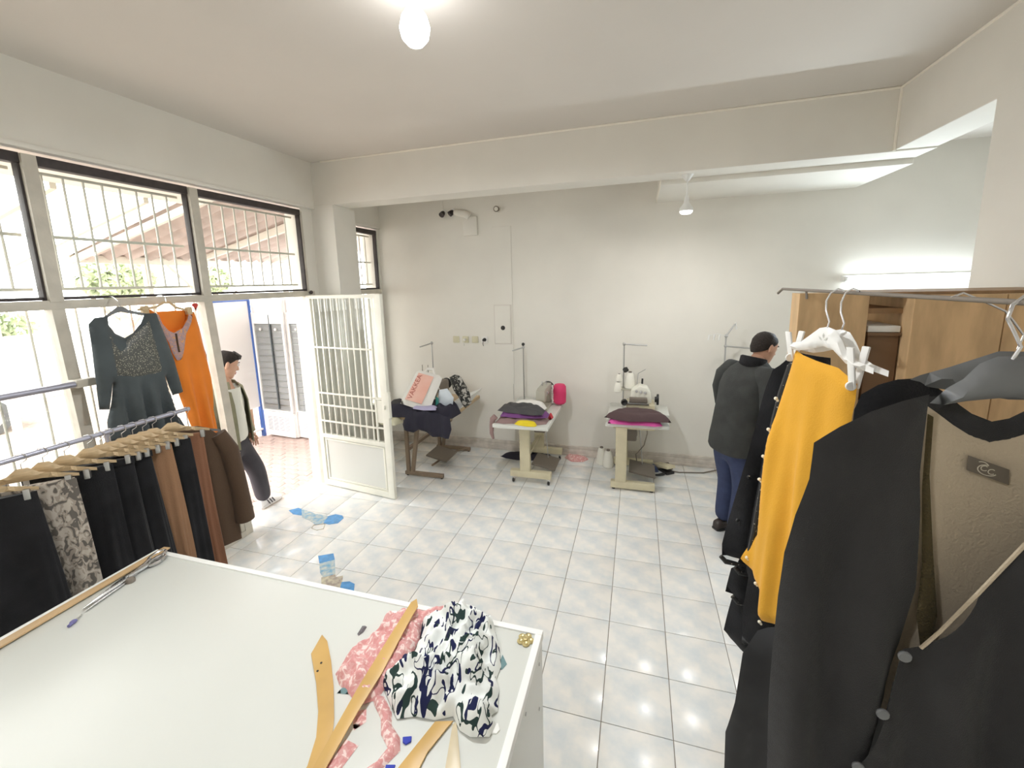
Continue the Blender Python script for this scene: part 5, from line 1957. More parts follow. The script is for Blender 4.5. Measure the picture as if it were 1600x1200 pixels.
def lockstitch(loc, rz, label, m_='machine', sc=1.0):
    """industrial lockstitch head; local x runs along the arm, needle end at -x"""
    t = thing('sewing_machine', label, 'sewing machine', loc, rz)
    t.scale = (sc,) * 3
    m = wm(t)
    o, U, V, W = m @ Vector((0, 0, 0)), (m.to_3x3() @ X3), (m.to_3x3() @ Z3), (m.to_3x3() @ Y3)
    b = B()
    b.prism([(-.24, .0), (.24, .0), (.24, .03), (-.24, .03)], o, U, V, W, -.085, .085, .008)
    b.done('bed', m_, t)
    b = B()
    b.prism([(.10, .03), (.235, .03), (.24, .25), (.20, .285), (-.14, .285), (-.235, .27), (-.245, .15), (-.225, .115), (-.15, .115), (-.13, .165), (.06, .18), (.095, .14)], o, U, V, W, -.06, .06, .018)
    b.done('arm', m_, t)
    b = B()
    b.lathe(m @ Vector((-.19, 0, .0)), [(0, .118), (.010, .118), (.010, .07), (.003, .068), (.002, .035), (0, .035)], 8)
    b.done('needle_bar', 'steel', t)
    b = B()
    b.prism([(-.21, .036), (-.17, .036), (-.17, .044), (-.215, .044)], o, U, V, W, -.012, .012, .001)
    b.tube([m @ Vector((-.185, .02, .115)), m @ Vector((-.185, .02, .044))], .005, 6)
    b.done('presser_foot', 'steel', t)
    b = B()
    p = [m @ Vector((x, 0, .20)) for x in (.24, .255, .262, .285, .292, .30)]
    b.tube(p, [.03, .03, .068, .07, .05, .03], 18)
    b.done('handwheel', 'black', t)
    for x, y in ((-.02, .02), (.04, -.02)):
        b = B()
        b.tube([m @ Vector((x, y, .28)), m @ Vector((x, y, .345))], .0035, 6)
        b.lathe(m @ Vector((x, y, .30)), [(0, 0), (.012, 0), (.012, .006), (0, .006)], 10)
        b.done('thread_pin', 'steel', t)
    b = B()
    b.lathe(m @ Vector((-.13, -.066, .22)), [(0, -.012), (.014, -.012), (.018, 0), (.018, .01), (0, .012)], 12, 'y')
    b.done('tension_dial', 'chrome', t)
    return t


def thread_stand(x, y, z0, z1, arm, label, m_='steel', second=None):
    t = thing('thread_stand', label, 'thread stand', (x, y, z0))
    b = B()
    b.tube([(x, y, z0), (x, y, z1)], .008, 8)
    b.done('pole', m_, t)
    b = B()
    b.tube([(x, y, z1 - .02), (x + arm[0], y + arm[1], z1 - .02 + arm[2])], .008, 8)
    b.done('guide_arm', m_, t)
    b = B()
    b.ball((x, y, z1 - .02), .018, 10)
    b.done('clamp', m_, t)
    return t


def cone(c, r, h, label, m_='cone', grp=None):
    t = thing('thread_cone', label, 'thread cone', c, 0, grp)
    b = B()
    b.lathe(c, [(0, .004), (r * .95, .004), (r, .02), (r * .86, h * .5), (r * .62, h * .9), (r * .42, h * .97), (0, h * .97)], 20)
    b.done('thread', m_, t)
    b = B()
    b.lathe(c, [(0, 0), (r * .8, 0), (r * .8, .01), (0, .012)], 16)
    b.lathe(Vector(c) + Vector((0, 0, h * .95)), [(0, 0), (r * .34, 0), (r * .30, h * .09), (r * .18, h * .09), (0, h * .06)], 14)
    b.done('core', 'pedal', t)
    return t


def fold_cloth(outline, z, h, seed, scale, m_, name, label, cat='cloth', edge=.05, hh=.02, ridge=.4, base=.45, group=None):
    b = crumple(outline, z, h, seed, scale, h=hh, edge=edge, ridge=ridge, base=base)
    return tag(b.done(name, m_, ang=80), label, cat, group)


MT['cpurple'] = mat('purple_cloth', (.16, .05, .19), .8, bump=(60, .3))
MT['cgrey'] = mat('dark_grey_fabric', (.06, .058, .06), .8, bump=(60, .3))
MT['cwhite'] = mat('white_fabric', (.80, .78, .74), .85, bump=(60, .3))
MT['cyellow'] = mat('yellow_fabric', (.75, .58, .02), .8, bump=(60, .3))
MT['cmauve'] = mat('mauve_fabric', (.30, .20, .19), .85, bump=(60, .3))
MT['cpink'] = mat('pink_fabric', (.70, .10, .38), .8, bump=(60, .3))
MT['cbrown'] = mat('plum_brown_fabric', (.085, .05, .052), .85, bump=(60, .3))
MT['hotpink'] = mat('hot_pink_pouch', (.72, .045, .16), .6)
MT['red'] = mat('red_fabric', (.55, .04, .06), .8)
MT['navy'] = mat('navy_fabric', (.022, .02, .035), .85, bump=(60, .3))

# ---- station 2 (beige wheeled stand, white top)
t = thing('sewing_table', 'beige wheeled sewing table with white top and pink pouch at its wall end', 'sewing table', (2.2, 1.75, 0))
tstand(t, 1.985, 2.43, 1.42, 2.12, 2.15, .715, (1.885, 2.455, 1.14, 2.24), 'mbeige', True, 'white')
lockstitch((2.27, 1.86, .735), R(90), 'grey enamel sewing machine on the white-topped beige table', 'machine', .86)
t = thread_stand(1.975, 2.1, .735, 1.395, (-.13, -.02, -.04), 'tall thin thread stand with a black knob on the white-topped table')
b = B()
b.ball((1.975, 2.1, 1.412), .020, 10)
b.done('knob', 'black', t)
b = B()
b.tube([(1.85, 2.08, .736), (1.85, 2.08, .93)], .003, 6)
b.done('spool_pin', 'steel', t)
t = thing('pouch', 'hot pink round pouch with white frilled edge standing beside the grey sewing machine', 'pouch', (2.43, 1.98, .737))
b = B()
b.lathe((2.43, 1.97, .75), [(0, 0), (.055, .0), (.072, .02), (.075, .12), (.072, .20), (.055, .225), (0, .23)], 20)
b.done('pouch_body', 'hotpink', t)
b = B()
for i in range(9):
    b.ball((2.352 + .004 * math.sin(i * 2), 1.945, .765 + i * .024), .015, 8, (.8, .8, 1))
b.done('frill', 'cwhite', t)
fold_cloth([(1.90, 1.18), (2.0, 1.16), (2.10, 1.19), (2.20, 1.17), (2.32, 1.18), (2.42, 1.24), (2.42, 1.40), (2.30, 1.5), (2.1, 1.5), (1.92, 1.42)], .736, .09, 2.2, 16, 'cmauve', 'mauve_cloth', 'mauve cloth at the bottom of the pile on the white-topped table', base=.3, ridge=.8)
fold_cloth([(1.95, 1.20), (2.12, 1.185), (2.3, 1.20), (2.43, 1.25), (2.43, 1.37), (2.28, 1.46), (2.05, 1.46), (1.93, 1.38)], .80, .06, 4.2, 18, 'cpurple', 'purple_cloth', 'purple cloth in the middle of the pile on the white-topped table', base=.3, ridge=.8)
fold_cloth([(1.90, 1.27), (2.02, 1.22), (2.16, 1.20), (2.30, 1.18), (2.385, 1.21), (2.39, 1.36), (2.24, 1.48), (2.04, 1.49), (1.92, 1.40)], .838, .075, 6.1, 17, 'cgrey', 'grey_cloth', 'dark grey garment on top of the pile on the white-topped table', base=.4, ridge=.75)
fold_cloth([(1.99, 1.50), (2.15, 1.47), (2.34, 1.47), (2.36, 1.60), (2.2, 1.68), (2.0, 1.66)], .80, .09, 7.7, 10, 'cwhite', 'white_cloth', 'white patterned cloth heaped in front of the grey sewing machine', base=.6)
fold_cloth([(2.15, 1.150), (2.25, 1.13), (2.33, 1.14), (2.34, 1.20), (2.22, 1.22), (2.08, 1.20)], .737, .055, 1.3, 16, 'cyellow', 'yellow_cloth', 'bright yellow cloth scrap with fringe at the table front edge', base=.6, edge=.025, hh=.014)
fold_cloth([(2.40, 1.40), (2.44, 1.38), (2.45, 1.46), (2.40, 1.48)], .74, .09, 1.9, 16, 'red', 'red_cloth', 'small red cloth tucked beside the grey garment pile', base=.7, edge=.02, hh=.014)
b = B()
b.tube([(1.905, 1.20, .80), (1.875, 1.19, .77), (1.862, 1.19, .70), (1.858, 1.19, .62), (1.875, 1.19, .56)], [.03, .032, .026, .022, .012], 8)
tag(b.done('hanging_sleeve', 'cmauve'), 'mauve sleeve hanging over the corner of the white-topped table', 'cloth')
fold_cloth([(1.66, 2.05), (1.75, 2.0), (1.9, 1.98), (2.06, 2.0), (2.3, 2.02), (2.36, 2.12), (2.1, 2.2), (1.8, 2.16)], .002, .075, 3.4, 10, 'navy', 'black_cloth', 'black cloth heap on the floor under the white-topped table', base=.3)

# ---- station 3 (overlock on a beige fixed stand)
t = thing('sewing_table', 'beige sewing table without wheels under brown and pink cloth', 'sewing table', (3.3, 1.8, 0))
tstand(t, 3.035, 3.47, 1.52, 2.12, 3.135, .70, (2.98, 3.585, 1.47, 2.22), 'mbeige', False, 'white')
t = thing('overlock_machine', 'cream overlock machine beside the white thread cones', 'sewing machine', (3.30, 1.93, .72))
b = B()
b.box(3.17, 3.46, 1.80, 2.06, .72, .83, .015)
b.done('base_housing', 'mbeige', t)
b = B()
b.prism([(3.19, .83), (3.43, .83), (3.42, .93), (3.38, 1.0), (3.30, 1.02), (3.22, .97)], (0, 0, 0), X3, Z3, Y3, 1.85, 2.02, .02)
b.done('head', 'cream', t)
b = B()
b.box(3.18, 3.40, 1.78, 1.83, .835, .85, .003)
b.done('work_plate', 'steel', t)
b = B()
b.box(3.20, 3.38, 1.80, 1.86, .85, .90, .008)
b.done('looper_cover', 'pedal', t)
for i in range(3):
    b = B()
    b.lathe((3.27 + i * .045, 1.845, .965 - i * .006), [(0, -.014), (.012, -.014), (.015, 0), (.015, .01), (0, .01)], 12, 'y')
    b.done('tension_dial', 'chrome', t)
b = B()
b.tube([(3.46, 1.94, .86), (3.475, 1.94, .86), (3.48, 1.94, .86), (3.50, 1.94, .86)], [.03, .03, .06, .06], 16)
b.done('handwheel', 'black', t)
b = B()
b.lathe((3.15, 1.80, .85), [(0, -.02), (.03, -.03), (.036, 0), (.03, .03), (0, .03)], 12, 'y')
b.done('side_knob', 'black', t)
b = B()
b.box(3.46, 3.60, 1.76, 2.1, .722, .745, .004)
b.done('side_plate', 'white', t)
t = thread_stand(3.13, 2.03, .72, 1.462, (.24, .0, -.012), 'pole thread stand behind the overlock machine', 'steel')
b = B()
b.box(3.06, 3.40, 1.97, 2.10, .935, .95, .004)
b.done('cone_tray', 'machine', t)
b = B()
b.tube([(3.145, 2.02, 1.17), (3.16, 2.0, 1.15)], [.03, .03], 10)
b.done('pole_clip', 'black', t)
b = B()
b.tube([(3.27, 2.03, .95), (3.285, 2.03, 1.12), (3.36, 2.02, 1.17)], .004, 6)
b.done('thread_guide', 'steel', t)
b = B()
b.tube([(3.325, 2.0, .95), (3.33, 2.0, 1.07)], .010, 8)
b.done('pin_sleeve', 'black', t)
cone((3.075, 1.99, .912), .042, .115, 'slim white thread cone low on the pole stand', grp='white thread cones on the pole stand')
cone((3.085, 2.0, 1.03), .034, .085, 'small white thread cone stacked above the slim one', grp='white thread cones on the pole stand')
cone((3.20, 2.03, .952), .058, .18, 'fat white thread cone in the middle of the tray', grp='white thread cones on the pole stand')
fold_cloth([(3.0, 1.44), (3.2, 1.425), (3.33, 1.44), (3.45, 1.43), (3.52, 1.46), (3.50, 1.62), (3.3, 1.70), (3.02, 1.62)], .722, .06, 5.5, 15, 'cpink', 'pink_cloth', 'bright pink cloth under the plum brown garment', base=.55, ridge=.6)
o = fold_cloth([(2.96, 1.50), (3.10, 1.43), (3.22, 1.40), (3.30, 1.42), (3.45, 1.44), (3.60, 1.45), (3.56, 1.60), (3.42, 1.74), (3.15, 1.78), (3.05, 1.66)], .765, .075, 8.8, 11, 'cbrown', 'brown_garment', 'plum brown garment spread over the pink cloth', base=.55, ridge=.6)
b = B()
b.tube([(3.38, 1.62, .69), (3.385, 1.62, .58), (3.36, 1.72, .42), (3.30, 1.85, .28), (3.28, 1.95, .22), (3.30, 2.0, .06)], .006, 6)
tag(b.done('machine_cable', 'pedal'), 'thin cable drooping under the table with the pink cloth', 'cable')
# foot controller and cables on the floor
t = thing('foot_controller', 'beige worn foot controller on the floor between the beige table and the cable', 'pedal', (3.585, 2.08, 0))
m = Matrix.Translation((3.585, 2.08, .06)) @ Matrix.Rotation(R(35), 4, 'Z') @ Matrix.Rotation(R(-14), 4, 'X')
b = B()
b.box(-.055, .055, -.13, .13, -.018, .018, .01, m)
b.done('tread', 'mbeige', t)
b = B()
b.box(-.05, .05, -.12, .12, -.058, -.03, .006, Matrix.Translation((3.585, 2.08, .06)) @ Matrix.Rotation(R(35), 4, 'Z'))
b.done('base', 'black', t)
b = B()
b.tube([(3.40, 2.05, .02), (3.48, 2.09, .05), (3.58, 2.05, .012), (3.68, 2.10, .02), (3.64, 2.2, .05), (3.52, 2.18, .03), (3.50, 2.08, .012), (3.75, 2.05, .01), (4.0, 2.10, .01), (4.17, 2.2, .02)], .007, 6)
t = thing('power_cable', 'grey power cable looping along the baseboard to a black plug', 'cable', (3.7, 2.1, 0))
b.done('cord', 'pedal', t)
b = B()
b.box(4.15, 4.21, 2.18, 2.23, .005, .05, .006)
b.done('plug', 'black', t)
MT['navyblue'] = mat('blue_rag', (.05, .07, .16), .85)
fold_cloth([(3.40, 2.02), (3.46, 1.98), (3.53, 2.02), (3.50, 2.14), (3.42, 2.16)], .002, .085, 3.9, 20, 'navyblue', 'blue_rag', 'small blue rag on the cable by the baseboard', base=.4, edge=.03, hh=.012)
b = B()
b.tube([(3.44, 1.90, .014), (3.52, 1.92, .014), (3.585, 1.945, .022)], [.010, .012, .016], 8)
tag(b.done('screwdriver', 'black'), 'short black rod lying on the tiles near the foot controller', 'rod')
cone((2.895, 2.12, 0), .062, .20, 'white thread cone standing on the floor nearer the baseboard', grp='white thread cones on the floor')
cone((2.975, 2.05, 0), .064, .20, 'white thread cone standing on the floor touching the beige leg side', grp='white thread cones on the floor')
fold_cloth([(2.45, 2.18), (2.55, 2.08), (2.68, 2.10), (2.74, 2.2), (2.66, 2.25), (2.5, 2.25)], .002, .07, 9.1, 16, 'pink', 'pink_rag', 'crumpled pink rag on the floor against the baseboard', base=.35, edge=.04, hh=.014)

# ---- station 1 (brown frame beside the gate)
t = thing('sewing_table', 'brown metal-framed sewing table heaped with dark clothes beside the gate', 'sewing table', (1.05, 1.75, 0))
for y in (1.30, 2.12):
    b = B()
    b.box(.765, 1.235, y - .02, y + .02, .012, .052, .004)
    b.done('foot', 'mbrown', t)
    b = B()
    b.box(.785, .825, y - .018, y + .018, .045, .69, .003)
    b.done('leg', 'mbrown', t)
    b = B()
    b.hexa([(.835, y - .018, .045), (.875, y - .018, .045), (.875, y + .018, .045), (.835, y + .018, .045)], [(.945, y - .018, .69), (.985, y - .018, .69), (.985, y + .018, .69), (.945, y + .018, .69)])
    b.done('leg', 'mbrown', t)
    for x in (.79, 1.215):
        b = B()
        b.lathe((x, y, 0), [(0, 0), (.016, 0), (.016, .014), (0, .016)], 10)
        b.done('rubber_foot', 'black', t)
b = B()
b.box(.80, .84, 1.30, 2.12, .30, .335, .003)
b.done('stretcher', 'mbrown', t)
b = B()
b.box(.76, 1.36, 1.20, 2.22, .69, .728, .006)
b.done('tabletop', 'wood', t)
b = B()
m = Matrix.Translation((1.02, 1.72, .11)) @ Matrix.Rotation(R(12), 4, 'Y')
b.box(-.13, .14, -.16, .16, -.010, .010, .004, m)
b.done('treadle', 'pedal', t)
b = B()
b.tube([(1.0, 1.5, .05), (1.05, 1.9, .05), (1.2, 2.1, .05)], .012, 8)
b.done('treadle_bar', 'mbrown', t)
b = B()
b.box(.90, 1.08, 1.7, 1.98, .44, .66, .03)
b.done('motor', 'mbrown', t)
lockstitch((.98, 1.80, .730), R(90), 'brown-grey sewing machine hidden behind the white shopping bag', 'pedal', .9)
t = thread_stand(.78, 2.1, .73, 1.43, (-.16, -.02, -.05), 'thin thread stand pole behind the white shopping bag')
for x in (.64, .72):
    b = B()
    b.tube([(x, 2.08, .73), (x, 2.08, 1.13)], .004, 6)
    b.done('spool_pin', 'pedal', t)
b = B()
b.box(.60, .80, 2.05, 2.15, .90, .92, .004)
b.done('pin_tray', 'pedal', t)
fold_cloth([(.63, 1.20), (.74, 1.16), (.92, 1.18), (1.10, 1.15), (1.28, 1.17), (1.40, 1.24), (1.42, 1.45), (1.28, 1.6), (1.0, 1.66), (.72, 1.6), (.62, 1.42)], .725, .17, 1.1, 10, 'navy', 'black_garments', 'black garments heaped over the brown-framed table', base=.4, ridge=.6)
fold_cloth([(.58, 1.26), (.68, 1.20), (.80, 1.24), (.82, 1.40), (.70, 1.48), (.60, 1.42)], .735, .17, 2.7, 9, 'cgrey', 'grey_garment', 'rolled dark brown garment at the gate end of the heap', base=.6, edge=.07)
b = B()
b.pillow([(.88, .60), (.98, .57), (1.06, .62), (1.22, .55), (1.40, .54), (1.43, .64), (1.42, .78), (1.2, .82), (.95, .82), (.86, .66)], (0, 1.14, 0), X3, Z3, Y3, h=.03, th=.05, edge=.05, fold=lambda u, v: .015 * math.sin(u * 40))
tag(b.done('hanging_garment', 'navy', ang=80), 'black garment hanging down the front of the brown-framed table', 'garment')
fold_cloth([(.60, 1.10), (.70, 1.06), (.80, 1.08), (.84, 1.2), (.74, 1.26), (.62, 1.22)], .66, .07, 6.6, 12, 'socket', 'cream_cloth', 'cream cloth hanging at the gate corner of the brown-framed table', base=.7, edge=.03)
fold_cloth([(.95, 1.18), (1.12, 1.14), (1.25, 1.17), (1.22, 1.28), (1.0, 1.30)], .83, .03, 4.9, 12, mat('lilac_cloth', (.45, .42, .60), .85), 'lilac_cloth', 'folded lilac and white cloth under the white shopping bag', base=.8, edge=.02)
# shopping bag leaning on the machine
t = thing('shopping_bag', 'white shopping bag with a salmon print leaning on the heaped clothes', 'bag', (1.02, 1.5, .86))
BO = Vector((.80, 1.22, .865))
BU = (Vector((1.17, 1.20, .79)) - BO)
BU.normalize()
BV = Vector((.20, .26, .335)).normalized()
BV = (BV - BU * BV.dot(BU)).normalized()
BW = BU.cross(BV)
if BW.y > 0:
    BW = -BW
bo = [(0, 0), (.36, 0), (.355, .20), (.345, .40), (.30, .43), (.05, .43), (.02, .40), (.0, .2)]
b = B()
b.pillow(bo, BO, BU, BV, BW, h=.03, th=.09, edge=.09, fold=lambda u, v: .004 * math.sin(u * 30 + v * 20))
b.done('bag_body', 'cwhite', t)
MT['salmon'] = mat('salmon_print', (.78, .42, .34), .6, var=(6, .15), col2=(.80, .50, .42))
po = [(.06, .05), (.27, .05), (.27, .38), (.08, .38)]
b = B()
b.pillow(po, BO + BW * .053, BU, BV, BW, h=.05, th=.002, edge=.01)
pr_ = b.done('salmon_print', 'salmon', t)
MT['ink'] = mat('brown_red_ink', (.42, .10, .08), .6)
cu = bpy.data.curves.new('bag_text', 'FONT')
cu.body = 'VAKKEA'
cu.size = .078
cu.align_x = 'CENTER'
cu.extrude = .0006
to = bpy.data.objects.new('bag_lettering', cu)
COL.objects.link(to)
dg = bpy.context.evaluated_depsgraph_get()
me = bpy.data.meshes.new_from_object(to.evaluated_get(dg))
bpy.data.objects.remove(to)
to = bpy.data.objects.new('lettering', me)
me.materials.append(MT['ink'])
COL.objects.link(to)
mw = Matrix((tuple(BV) + (0,), tuple(-BU) + (0,), tuple(BW) + (0,), (0, 0, 0, 1))).transposed()
mw.translation = BO + BU * .135 + BV * .215 + BW * .0548
to.parent = pr_
to.matrix_basis = wm(pr_).inverted() @ mw
b = B()
b.tube([BO + BU * .12 + BV * .42, BO + BU * .13 + BV * .47 + BW * -.01, BO + BU * .20 + BV * .48, BO + BU * .24 + BV * .42], [.012, .02, .02, .012], 8)
b.done('handle', 'cwhite', t)
t = thing('teal_bag', 'white and teal plastic bag wedged beside the white shopping bag', 'bag', (1.3, 1.5, .8))
b = B()
b.pillow([(1.16, .80), (1.34, .77), (1.37, .92), (1.30, 1.02), (1.20, 1.0)], (0, 1.38, 0), X3, Z3, Y3, h=.02, th=.10, edge=.06)
b.done('bag_body', mat('pale_blue_plastic', (.62, .68, .74), .4), t)
b = B()
b.pillow([(1.17, .80), (1.21, .795), (1.215, .92), (1.18, .94)], (0, 1.325, 0), X3, Z3, Y3, h=.02, th=.02, edge=.02)
b.done('teal_band', mat('teal_print', (.05, .28, .24), .5), t)
MT['camo'] = mottled('black_leaf_print', [(.42, .40, .36), (.03, .03, .028), (.22, .21, .18)], 22, [.44, .62], .85, dist=.5)
b = B()
b.pillow([(1.28, 1.12), (1.36, 1.16), (1.43, 1.13), (1.52, .95), (1.54, .84), (1.46, .78), (1.40, .86), (1.32, 1.0)], (0, 1.48, 0), X3, Z3, Y3, h=.02, th=.08, edge=.05, fold=lambda u, v: .01 * math.sin(u * 60))
tag(b.done('printed_garment', 'camo', ang=80), 'black and grey leaf-print garment slung over the machine', 'garment')
b = B()
b.hexa([(1.20, 1.60, .735), (1.36, 1.5, .735), (1.36, 1.95, .735), (1.20, 1.95, .735)], [(1.22, 1.62, .78), (1.50, 1.5, .90), (1.50, 1.95, .90), (1.22, 1.95, .78)])
tag(b.done('tilted_board', 'whiteedge', smooth=False), 'pale tilted board at the wall side of the heaped clothes', 'board')

# ---- station 4 behind the man
t = thing('sewing_table', 'sewing table half hidden behind the man in the dark jacket', 'sewing table', (4.5, 1.8, 0))
tstand(t, 4.30, 4.74, 1.40, 2.12, 4.5, .715, (4.22, 4.80, 1.12, 2.24), 'mbeige', False, 'white')
lockstitch((4.55, 1.80, .735), R(90), 'sewing machine the man in the dark jacket is looking at', 'machine', .9)
t = thread_stand(4.145, 2.1, .90, 1.55, (.07, -.02, .13), 'tall pole thread stand with several guide arms beside the man', 'steel')
b = B()
b.tube([(4.15, 2.1, .735), (4.25, 2.12, .74), (4.25, 2.12, .93), (4.145, 2.1, .93)], .008, 8)
b.done('foot_bracket', 'steel', t)
for z, dx in ((1.425, .26), (1.24, .14)):
    b = B()
    b.tube([(4.145, 2.1, z), (4.145 + dx, 2.08, z - .02)], .008, 8)
    b.done('guide_arm', 'steel', t)
    b = B()
    b.ball((4.145, 2.1, z), .016, 8)
    b.done('clamp', 'steel', t)
b = B()
b.tube([(4.15, 2.1, 1.53), (4.06, 2.08, 1.555), (3.98, 2.07, 1.54)], .004, 6)
for x in (3.98, 4.03, 4.08):
    b.tube([(x, 2.07, 1.545), (x - .006, 2.07, 1.49)], .008, 6)
b.done('thread_hooks', 'fix', t)
b = B()
b.tube([(4.20, 2.1, 1.62), (4.225, 2.1, 1.67), (4.235, 2.1, 1.60)], .010, 8)
b.done('upper_hook', 'fix', t)
b = B()
b.box(4.07, 4.30, 2.03, 2.16, .925, .94, .004)
b.done('cone_tray', 'fix', t)
cone((4.12, 2.06, .942), .048, .22, 'black thread cone on the tray beside the man', 'coneblk', 'black thread cones beside the man')
cone((4.235, 2.12, .942), .048, .24, 'black thread cone half hidden by the shoulder of the man', 'coneblk', 'black thread cones beside the man')
b = B()
b.lathe((4.15, 2.02, .935), [(0, 0), (.03, 0), (.03, .03), (.0, .03)], 12)
tag(b.done('bobbin', 'cone'), 'small white bobbin in front of the black cone', 'bobbin')

# ================================================================ people
def hand(name, wrist, fwd, side, up, parent, m_='skin', s=1.0, thumb=1, curl=.5):
    """palm, four unequal bent fingers and a thumb from the side of the palm; fwd = towards fingers"""
    fwd, side, up = Vector(fwd).normalized(), Vector(side).normalized(), Vector(up).normalized()
    W0 = Vector(wrist)

    def P(a, b_, c):
        return W0 + (fwd * a + side * b_ + up * c) * s
    J = {'w': (P(0, 0, 0), (.024 * s, .019 * s)), 'p1': (P(.035, 0, 0), (.033 * s, .016 * s)), 'p2': (P(.07, 0, 0), (.036 * s, .014 * s))}
    E_ = [('w', 'p1'), ('p1', 'p2')]
    for i, (off, L) in enumerate(((.030, .072), (.010, .082), (-.010, .076), (-.029, .060))):
        c = curl * (.9 + .1 * i)
        a0, a1 = .078, 0
        k = f'f{i}'
        J[k + 'a'] = (P(.085, off, 0), .0095 * s)
        J[k + 'b'] = (P(.085 + L * .45, off * 1.1, -L * .18 * c), .0088 * s)
        J[k + 'c'] = (P(.085 + L * .72, off * 1.1, -L * .45 * c), .008 * s)
        J[k + 'd'] = (P(.085 + L * (.95 - .25 * c), off * 1.1, -L * .75 * c), .007 * s)
        E_ += [('p2', k + 'a'), (k + 'a', k + 'b'), (k + 'b', k + 'c'), (k + 'c', k + 'd')]
    J['ta'] = (P(.028, .030 * thumb, -.006), .012 * s)
    J['tb'] = (P(.055, .052 * thumb, -.014), .010 * s)
    J['tc'] = (P(.082, .058 * thumb, -.022), .0085 * s)
    E_ += [('p1', 'ta'), ('ta', 'tb'), ('tb', 'tc')]
    return skin(name, J, E_, 'w', m_, parent, 1)


def head(t, c, face, up, s=1.0, hairstyle='short', beard=False):
    """face details set on a head centre c looking along face"""
    face, up = Vector(face).normalized(), Vector(up).normalized()
    up = (up - face * up.dot(face)).normalized()
    side = face.cross(up)
    c = Vector(c)
    M = Matrix((tuple(side) + (0,), tuple(face) + (0,), tuple(up) + (0,), (0, 0, 0, 1))).transposed()

    def P(x, y, z):
        return c + (side * x + face * y + up * z) * s
    # skull and jaw as one lofted surface
    b = B()
    rows = []
    prof = [(-.118, .018, .030, .040), (-.108, .034, .048, .030), (-.085, .052, .068, .014), (-.055, .064, .082, .004), (-.02, .071, .092, -.002), (.015, .076, .097, -.006), (.05, .077, .098, -.010), (.08, .068, .088, -.012), (.103, .046, .062, -.012), (.114, .020, .030, -.012)]
    rings = []
    for z, a, bb, yo in prof:
        rings.append([P(a * math.cos(2 * PI * k / 24), yo + bb * math.sin(2 * PI * k / 24), z) for k in range(24)])
    b.rings(rings)
    # nose, brow, lips, ears grown onto it
    b.rings([[P(x, y, z) for x, y, z in r] for r in (
        [(-.010, .082, .020), (.010, .082, .020), (.008, .092, .018), (-.008, .092, .018)],
        [(-.012, .082, -.005), (.012, .082, -.005), (.008, .104, -.010), (-.008, .104, -.010)],
        [(-.018, .078, -.026), (.018, .078, -.026), (.010, .110, -.026), (-.010, .110, -.026)],
        [(-.014, .076, -.036), (.014, .076, -.036), (.008, .098, -.034), (-.008, .098, -.034)])])
    h_ = b.done('head', 'skin', t, ang=80)
    for sx in (-1, 1):
        b = B()
        rr = []
        for k, (zz, w_, dp) in enumerate(((-.036, .008, .004), (-.02, .012, .010), (.0, .017, .014), (.02, .016, .014), (.032, .008, .006))):
            rr.append([P(sx * (.072 + dp * (.4 + .6 * (math.cos(q) > 0))), -.012 + w_ * math.sin(q) - .004, zz) + side * sx * .004 * math.cos(q) * s for q in [2 * PI * j / 8 for j in range(8)]])
        b.rings(rr)
        b.done('ear', 'skin', t, ang=80)
        b = B()
        b.ball(P(sx * .031, .079, .018), .0125 * s, 10)
        ey_ = b.done('eye', mat('eye_white', (.75, .72, .68), .3), t)
        b = B()
        b.ball(P(sx * .0315, .0885, .018), .0058 * s, 8)
        b.done('iris', 'hair', ey_)
        b = B()
        b.tube([P(sx * .014, .090, .036), P(sx * .032, .090, .043), P(sx * .050, .078, .038)], [.003 * s, .0045 * s, .002 * s], 6)
        b.done('eyebrow', 'hair', t)
    b = B()
    b.tube([P(-.024, .080, -.060), P(-.010, .090, -.056), P(0, .091, -.058), P(.010, .090, -.056), P(.024, .080, -.060)], [.002 * s, .0045 * s, .0045 * s, .0045 * s, .002 * s], 6)
    b.tube([P(-.020, .081, -.064), P(0, .090, -.068), P(.020, .081, -.064)], [.002 * s, .006 * s, .002 * s], 6)
    b.done('mouth', mat('lips', (.50, .20, .17), .5), t)
    # hair cap
    b = B()
    rings = []
    N = 28
    for i in range(9):
        f = i / 8
        th_ = f * 1.0
        ring = []
        for k in range(N):
            a = 2 * PI * k / N
            fr_ = math.sin(a)                      # +1 face, -1 nape
            low = (.062 if hairstyle == 'short' else .058) if fr_ > .55 else (.012 if fr_ > -.1 else -.055)
            lowz = .058 if fr_ > .6 else (.058 + (.6 - fr_) * -.085 if fr_ > -.4 else -.027 - (-.4 - fr_) * .06)
            z = lowz + (.126 - lowz) * math.sin(th_ * PI / 2)
            q = max(0.0, 1 - ((max(z, -.05) - .03) / .100) ** 2) if z > .03 else 1
            q = math.sqrt(q)
            tp = 1 if z > -.01 else 1 + (z + .01) * 2.2
            thick = (.002 if i == 0 else .007) + .005 * noise.noise(Vector((a * 2.2, f * 5, 1.3))) + (.010 if fr_ > .2 and hairstyle == 'quiff' and z > .07 else 0)
            ring.append(P((.077 * q * tp + thick) * math.cos(a), -.010 + (.099 * q * tp + thick) * math.sin(a) * (1 if fr_ < 0 else .97), z))
        rings.append(ring)
    b.rings(rings)
    if hairstyle == 'quiff':
        b.rings([[P(x, y, z) for x, y, z in r] for r in (
            [(-.06, .070, .070), (-.06, .06, .10), (-.062, .03, .11), (-.064, .03, .08)],
            [(-.02, .096, .070), (-.02, .098, .108), (-.02, .04, .135), (-.02, .04, .09)],
            [(.03, .096, .070), (.03, .098, .105), (.03, .04, .132), (.03, .04, .09)],
            [(.062, .070, .070), (.062, .06, .098), (.064, .03, .108), (.066, .03, .08)])])
